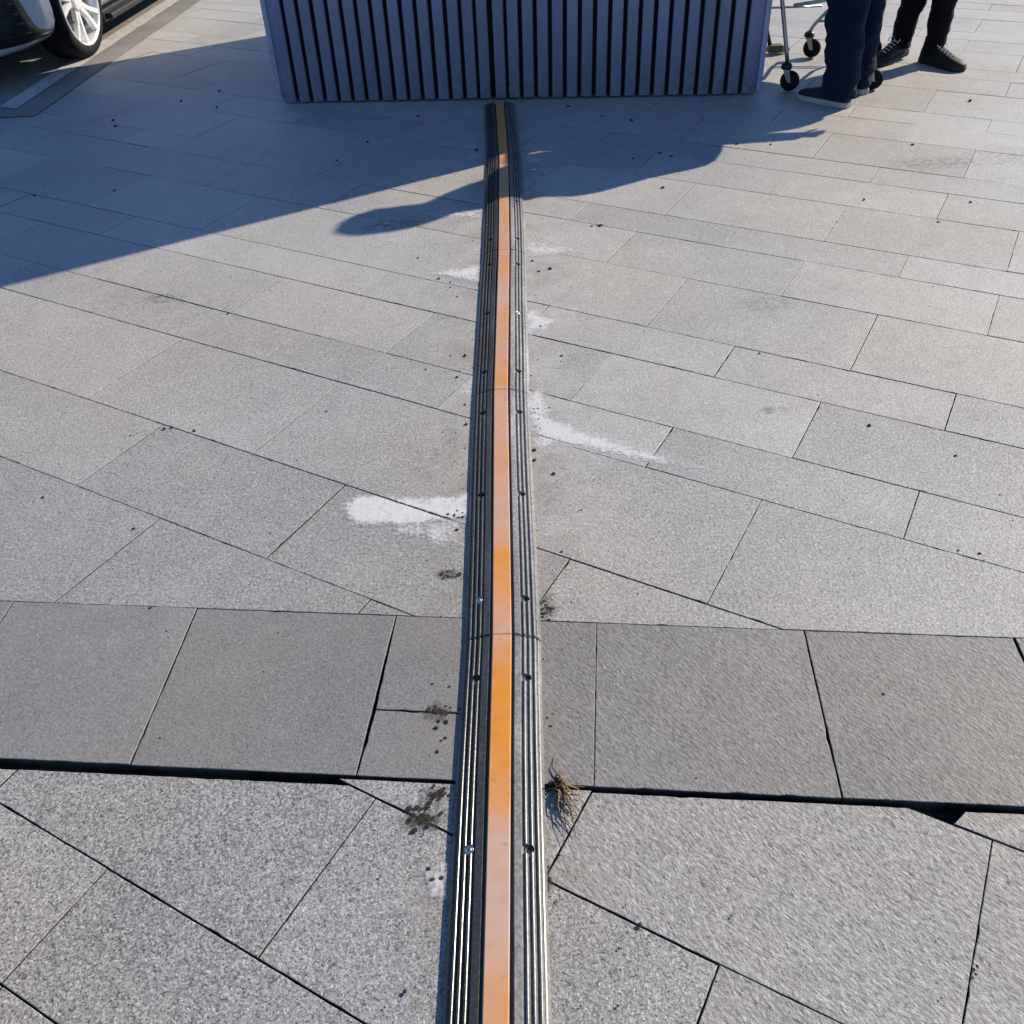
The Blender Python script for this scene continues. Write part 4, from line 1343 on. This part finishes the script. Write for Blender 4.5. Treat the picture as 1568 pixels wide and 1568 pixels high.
def cloth_tube(bm, ctrl, seg=22, per=7, fold=0.05, freq=9.0, sd=0.0, capa=True, capb=True):
    """ctrl: list of (pos, rx, ry, side vector); smooth sweep with folds"""
    P = []
    for i in range(len(ctrl) - 1):
        for k in range(per):
            s = k / per
            P.append((ctrl[i][0].lerp(ctrl[i + 1][0], s), ctrl[i][1] + (ctrl[i + 1][1] - ctrl[i][1]) * s, ctrl[i][2] + (ctrl[i + 1][2] - ctrl[i][2]) * s, ctrl[i][3].lerp(ctrl[i + 1][3], s)))
    P.append(ctrl[-1])
    # soften the corners of the path
    pos = [p[0].copy() for p in P]
    for _ in range(3):
        pos = [pos[0]] + [(pos[i - 1] + pos[i] * 2 + pos[i + 1]) / 4 for i in range(1, len(pos) - 1)] + [pos[-1]]
    rings = []
    for i, (p_, rx, ry, sv) in enumerate(P):
        p = pos[i]
        d = (pos[min(i + 1, len(pos) - 1)] - pos[max(i - 1, 0)]).normalized()
        a = (sv - d * sv.dot(d)).normalized(); b_ = d.cross(a)
        ring = []
        for k in range(seg):
            t_ = 2 * math.pi * k / seg
            q = p + a * (rx * math.cos(t_)) + b_ * (ry * math.sin(t_))
            f = mnoise.fractal(Vector((q.x * freq * 0.7 + sd, q.y * freq * 0.7, q.z * freq * 1.35)), 0.9, 2.0, 4)
            q = p + (q - p) * (1 + fold * f)
            ring.append(bm.verts.new(q))
        rings.append(ring)
    for i in range(len(rings) - 1):
        for k in range(seg):
            bm.faces.new((rings[i][k], rings[i][(k + 1) % seg], rings[i + 1][(k + 1) % seg], rings[i + 1][k])).smooth = True
    if capa: bm.faces.new(rings[0][::-1])
    if capb: bm.faces.new(rings[-1])

def shoe(parent, heel, yaw, pitch, mat, solemat, lace, lacemat, length=0.29):
    s_ = empty('shoe', heel, 0); s_.parent = parent
    s_.rotation_euler = (0, pitch, yaw)
    st = [(0.0, 0.024, 0.085), (0.02, 0.034, 0.098), (0.07, 0.037, 0.100), (0.12, 0.038, 0.092), (0.17, 0.044, 0.076), (0.22, 0.048, 0.060), (0.26, 0.043, 0.052), (0.283, 0.028, 0.042), (0.292, 0.008, 0.032)]
    k_ = length / 0.292
    b = bmesh.new()
    rings = []
    N = 12
    for x, hw, top in st:
        r = []
        for k in range(N + 1):
            a = math.pi * k / N
            y = hw * math.copysign(abs(math.cos(a)) ** 0.7, math.cos(a)); z = 0.022 + (top - 0.022) * abs(math.sin(a)) ** 0.7
            r.append(b.verts.new((x * k_, y, z)))
        rings.append(r)
    for i in range(len(rings) - 1):
        for k in range(N): b.faces.new((rings[i][k], rings[i][k + 1], rings[i + 1][k + 1], rings[i + 1][k])).smooth = True
    b.faces.new(rings[0]); b.faces.new(rings[-1][::-1])
    link('upper', bm_mesh('upper', b), mat, s_, True)
    b = bmesh.new()
    outl = [(x * k_, hw + 0.004) for x, hw, _ in st]
    outl = [(-0.006, 0.018)] + outl + [(0.298 * k_, 0.0)]
    pts = outl + [(x, -y) for x, y in outl[::-1] if y > 0.0005]
    lo = [b.verts.new((x, y, 0.002)) for x, y in pts]; md_ = [b.verts.new((x * 1.004, y * 1.05, 0.014)) for x, y in pts]; hi_ = [b.verts.new((x, y, 0.028)) for x, y in pts]
    n_ = len(pts)
    b.faces.new(lo[::-1]); b.faces.new(hi_)
    for A, B in ((lo, md_), (md_, hi_)):
        for k in range(n_): b.faces.new((A[k], A[(k + 1) % n_], B[(k + 1) % n_], B[k]))
    link('sole', bm_mesh('sole', b), solemat, s_)
    if lace:
        for k in range(5):
            x = (0.115 + k * 0.022) * k_
            b = bmesh.new()
            zt = 0.102 - k * 0.0085
            bm_tube(b, [(x, -0.026, zt - 0.010), (x + 0.005, 0, zt + 0.003), (x, 0.026, zt - 0.010)], 0.0032, 6)
            link('lace', bm_mesh('lace', b), lacemat, s_)
        b = bmesh.new()
        for sg in (-1, 1):
            bm_tube(b, [(0.11, 0, 0.104), (0.10, sg * 0.02, 0.116), (0.115, sg * 0.038, 0.110), (0.13, sg * 0.03, 0.098)], 0.0026, 5)
        link('lace_bow', bm_mesh('lace_bow', b), lacemat, s_)
    return s_

def head_into(bm, c, fdir, r=0.105):
    """a head with brow, nose, mouth, chin and ears"""
    f = fdir.normalized(); u = Vector((0, 0, 1)); s = f.cross(u)
    res_ = bmesh.ops.create_uvsphere(bm, u_segments=28, v_segments=20, radius=1.0)
    for v in res_['verts']:
        p = v.co.copy()
        x, y, z = p.x, p.y, p.z            # y is ahead
        wx, wy, wz = 0.076, 0.098, 0.118
        q = Vector((x * wx, y * wy, z * wz))
        if z < 0: q.x *= 1 + 0.22 * z; q.y *= 1 + 0.08 * z
        if y > 0.4:
            k = math.exp(-((x / 0.16) ** 2)) * math.exp(-(((z + 0.12) / 0.20) ** 2)); q.y += 0.024 * k
            k = math.exp(-(((abs(x) - 0.38) / 0.16) ** 2)) * math.exp(-(((z - 0.05) / 0.11) ** 2)); q.y -= 0.011 * k
            k = math.exp(-((x / 0.35) ** 2)) * math.exp(-(((z + 0.52) / 0.05) ** 2)); q.y -= 0.005 * k
            k = math.exp(-((x / 0.35) ** 2)) * math.exp(-(((z + 0.82) / 0.12) ** 2)); q.y += 0.010 * k
        k = math.exp(-(((abs(x) - 0.98) / 0.12) ** 2)) * math.exp(-((y / 0.16) ** 2)) * math.exp(-(((z + 0.03) / 0.24) ** 2))
        q.x += math.copysign(0.020 * k, x)
        v.co = c + s * q.x + f * q.y + u * q.z
    for f_ in bm.faces: f_.smooth = True

def person(label, base, yaw, feet, hands, pants_mat, coat_mat, shoe_mat, sole_mat, lace, leg_r, hood, H=1.70, lean=0.0, flare=(0.21, 0.17, -0.10)):
    """feet: (ankle xyz, knee xyz, heel xyz, yaw, pitch) left/right in world; hands: wrist xyz and elbow xyz in world"""
    root = empty('person', (base.x, base.y, 0))
    tag(root, label, 'person', 'people beside the slatted box')
    O = Vector((base.x, base.y, 0))
    f = Vector((math.cos(yaw), math.sin(yaw), 0)); s = Vector((-f.y, f.x, 0))     # s points to the person's left
    hipz = 0.53 * H
    shz = 0.81 * H
    pel = Vector((0, 0, hipz + 0.03))
    chest = Vector((0, 0, shz - 0.12)) + f * lean * 0.5
    neck = Vector((0, 0, shz + 0.05)) + f * lean
    V, E, Rr = [], [], []
    def add(p, r, par=None):
        V.append(p); Rr.append(r)
        if par is not None: E.append((par, len(V) - 1))
        return len(V) - 1
    ip = add(pel, 0.115)
    iw = add(pel.lerp(chest, 0.45), 0.105, ip)
    ic = add(chest, 0.125, iw)
    inn = add(neck, 0.052, ic)
    add(neck + f * 0.02 + Vector((0, 0, 0.10)), 0.05, inn)
    sgn = (1, -1)
    for k in (0, 1):
        ank, kn, heel, fy, fp = feet[k]
        hip = pel + s * (sgn[k] * 0.09) - Vector((0, 0, 0.05))
        ih = add(hip, 0.085, ip)
        ikn = add(kn - O, 0.055, ih)
        ia_ = add(ank - O, 0.036, ikn)
        wr, el = hands[k]
        sh = Vector((0, 0, shz)) + s * (sgn[k] * 0.175) + f * lean * 0.8
        ish = add(sh, 0.055, ic)
        iel = add(el - O, 0.038, ish)
        iwr = add(wr - O, 0.026, iel)
        # hand: palm, four fingers, thumb
        dirh = ((wr - el).normalized() + Vector((0, 0, -0.25))).normalized()
        sid = dirh.cross(s * sgn[k]).normalized()
        palm = wr - O + dirh * 0.055
        ipl = add(palm, (0.034, 0.020), iwr)
        inward = -(s * sgn[k])
        for q, ln in enumerate((0.068, 0.078, 0.073, 0.056)):
            off = sid * ((q - 1.5) * 0.019)
            b0 = add(palm + dirh * 0.030 + off, 0.0092, ipl)
            b1 = add(palm + dirh * (0.030 + ln * 0.55) + off + inward * 0.010, 0.0086, b0)
            add(palm + dirh * (0.030 + ln * 0.9) + off + inward * 0.030, 0.0075, b1)
        t0 = add(palm - dirh * 0.018 - sid * 0.030 + inward * 0.004, 0.011, ipl)
        t1 = add(palm + dirh * 0.018 - sid * 0.050 + inward * 0.014, 0.0095, t0)
        add(palm + dirh * 0.045 - sid * 0.050 + inward * 0.024, 0.008, t1)
    me = skin_mesh('body', V, E, Rr, ip, 2)
    hb = bmesh.new(); hb.from_mesh(me)
    hc = neck + f * 0.03 + Vector((0, 0, H - 0.118 - neck.z))
    head_into(hb, hc, f)
    hb.to_mesh(me); hb.free()
    me.materials.clear()
    link('body', me, M_SKIN, root, True)
    # hair or hood
    hbm = bmesh.new()
    r_ = bmesh.ops.create_uvsphere(hbm, u_segments=24, v_segments=18, radius=1.0)
    for v in r_['verts']:
        x, y, z = v.co
        q = Vector((x * (0.138 if hood else 0.088), y * (0.145 if hood else 0.110), z * (0.175 if hood else 0.120)))
        if y > 0.30 and z < 0.45: q.y = 0.30 * 0.11
        if z < -0.4: q *= 0.92
        q *= 1 + 0.04 * mnoise.noise(v.co * 3)
        v.co = hc + s * q.x + f * (q.y - 0.018) + Vector((0, 0, q.z + (0.006 if not hood else -0.045)))
    link('hood' if hood else 'hair', bm_mesh('hood', hbm), coat_mat if hood else M_HAIR, root, True)
    # trousers
    tb = bmesh.new()
    for k in (0, 1):
        ank, kn, heel, fy, fp = feet[k]
        a0 = ank - O; k0 = kn - O
        hip = pel + s * (sgn[k] * 0.085)
        sv = s
        hem, knr, thr = leg_r
        cloth_tube(tb, [(a0 - Vector((0, 0, 0.045)), hem, hem * 1.06, sv), (a0 + Vector((0, 0, 0.05)), hem * 1.0, hem * 1.10, sv), (a0.lerp(k0, 0.5), (hem + knr) / 2 * 1.0, (hem + knr) / 2 * 1.04, sv),
                        (k0, knr, knr * 1.03, sv), (k0.lerp(hip, 0.55), (knr + thr) / 2, (knr + thr) / 2, sv), (hip, thr, thr * 1.08, sv), (hip + Vector((0, 0, 0.08)) - s * (sgn[k] * 0.02), thr * 0.95, thr * 1.05, sv)],
                   34, 16, 0.19, 9.0, 3.7 * k + base.x)
    cloth_tube(tb, [(pel - Vector((0, 0, 0.07)), 0.165, 0.125, s), (pel + Vector((0, 0, 0.06)), 0.168, 0.125, s), (pel + Vector((0, 0, 0.16)), 0.155, 0.115, s)], 26, 4, 0.03)
    link('trousers', bm_mesh('trousers', tb), pants_mat, root, True)
    # coat
    cb = bmesh.new()
    cloth_tube(cb, [(pel + Vector((0, 0, flare[2])), flare[0], flare[1], s), (pel + Vector((0, 0, 0.08)), flare[0] * 0.55 + 0.09, flare[1] * 0.55 + 0.07, s), (pel.lerp(chest, 0.6), flare[0] * 0.25 + 0.14, flare[1] * 0.25 + 0.11, s), (chest + Vector((0, 0, 0.04)), 0.222, 0.150, s),
                    (Vector((0, 0, shz + 0.02)) + f * lean * 0.9, 0.185, 0.105, s), (neck + Vector((0, 0, 0.00)), 0.085, 0.080, s), (neck + Vector((0, 0, 0.06)), 0.070, 0.070, s)], 28, 6, 0.05, 6.0, base.y)
    for k in (0, 1):
        wr, el = hands[k]
        sh = Vector((0, 0, shz - 0.01)) + s * (sgn[k] * 0.165) + f * lean * 0.8
        cloth_tube(cb, [(sh, 0.075, 0.082, f), (sh.lerp(el - O, 0.5), 0.066, 0.070, f), (el - O, 0.058, 0.060, f), ((el - O).lerp(wr - O, 0.6), 0.050, 0.050, f), (wr - O, 0.044, 0.044, f)], 18, 6, 0.08, 9.0, k * 5.1)
    link('coat', bm_mesh('coat', cb), coat_mat, root, True)
    for k in (0, 1):
        ank, kn, heel, fy, fp = feet[k]
        shoe(root, heel - O, fy, fp, shoe_mat, sole_mat, lace, M_LACE)
    return root

def V3(x, y, z): return Vector((x, y, z))
# person in navy trousers, turned to the trolley
yA = math.atan2(0.74, -0.67)
fA = Vector((math.cos(yA), math.sin(yA), 0))
heelA1 = gp(1300, 167) + Vector((0.0, 0.02, 0)); heelA2 = gp(1331, 147) + Vector((-0.02, 0.03, 0))
ankA1 = heelA1 + fA * 0.065 + Vector((0, 0, 0.09)); ankA2 = heelA2 + fA * 0.06 + Vector((0, 0, 0.09))
bA = (ankA1 + ankA2) / 2; bA.z = 0
cA = V3(bA.x - 0.02, bA.y + 0.01, 0)
person('person in loose navy trousers and pale-soled dark shoes beside the trolley', cA, yA,
       [(ankA1, V3(ankA1.x - 0.02, ankA1.y + 0.03, 0.49), heelA1, yA, 0.0), (ankA2, V3(ankA2.x - 0.02, ankA2.y + 0.04, 0.49), heelA2, math.atan2(0.95, -0.25), 0.0)],
       [(V3(cA.x - 0.32, cA.y + 0.22, 1.02), V3(cA.x - 0.22, cA.y - 0.08, 1.08)), (V3(cA.x + 0.11, cA.y - 0.22, 0.88), V3(cA.x + 0.14, cA.y - 0.19, 1.12))],
       M_NAVY, M_JACKET, M_SHOE, M_SOLE, False, (0.082, 0.096, 0.105), True, 1.74, 0.0, (0.33, 0.33, -0.17))
# person in black, mid-stride towards the camera
yB = math.atan2(-1.0, -0.08)
hB1 = gp(1452, 96); hB2 = gp(1384, 88)
yB1 = math.atan2(-0.80, 0.45); yB2 = math.atan2(-0.55, -0.83)
hB1 = gp(1470, 109) - Vector((math.cos(yB1), math.sin(yB1), 0)) * 0.27
fb1 = Vector((math.cos(yB1), math.sin(yB1), 0)); fb2 = Vector((math.cos(yB2), math.sin(yB2), 0))
aB1 = hB1 + fb1 * 0.06 + Vector((0, 0, 0.095)); aB2 = hB2 + fb2 * 0.06 + Vector((0, 0, 0.115))
cB = (aB1 + aB2) / 2; cB = V3(cB.x, cB.y - 0.03, 0)
person('person in black trousers and black laced sneakers, farther right of the two', cB, yB,
       [(aB1, V3(aB1.x + 0.0, aB1.y - 0.02, 0.49), hB1, yB1, 0.0), (aB2, V3(aB2.x + 0.03, aB2.y - 0.03, 0.50), hB2 + Vector((0, 0, 0.022)), yB2, 0.10)],
       [(V3(cB.x + 0.26, cB.y - 0.42, 0.90), V3(cB.x + 0.28, cB.y - 0.24, 1.12)), (V3(cB.x - 0.34, cB.y + 0.10, 0.92), V3(cB.x - 0.27, cB.y + 0.10, 1.12))],
       M_BLACKC, M_JACKET2, M_SHOEB, M_SOLEB, True, (0.056, 0.082, 0.092), False, 1.72, 0.0, (0.37, 0.44, -0.17))
print('slabs', nslab, 'objects', len(bpy.data.objects))
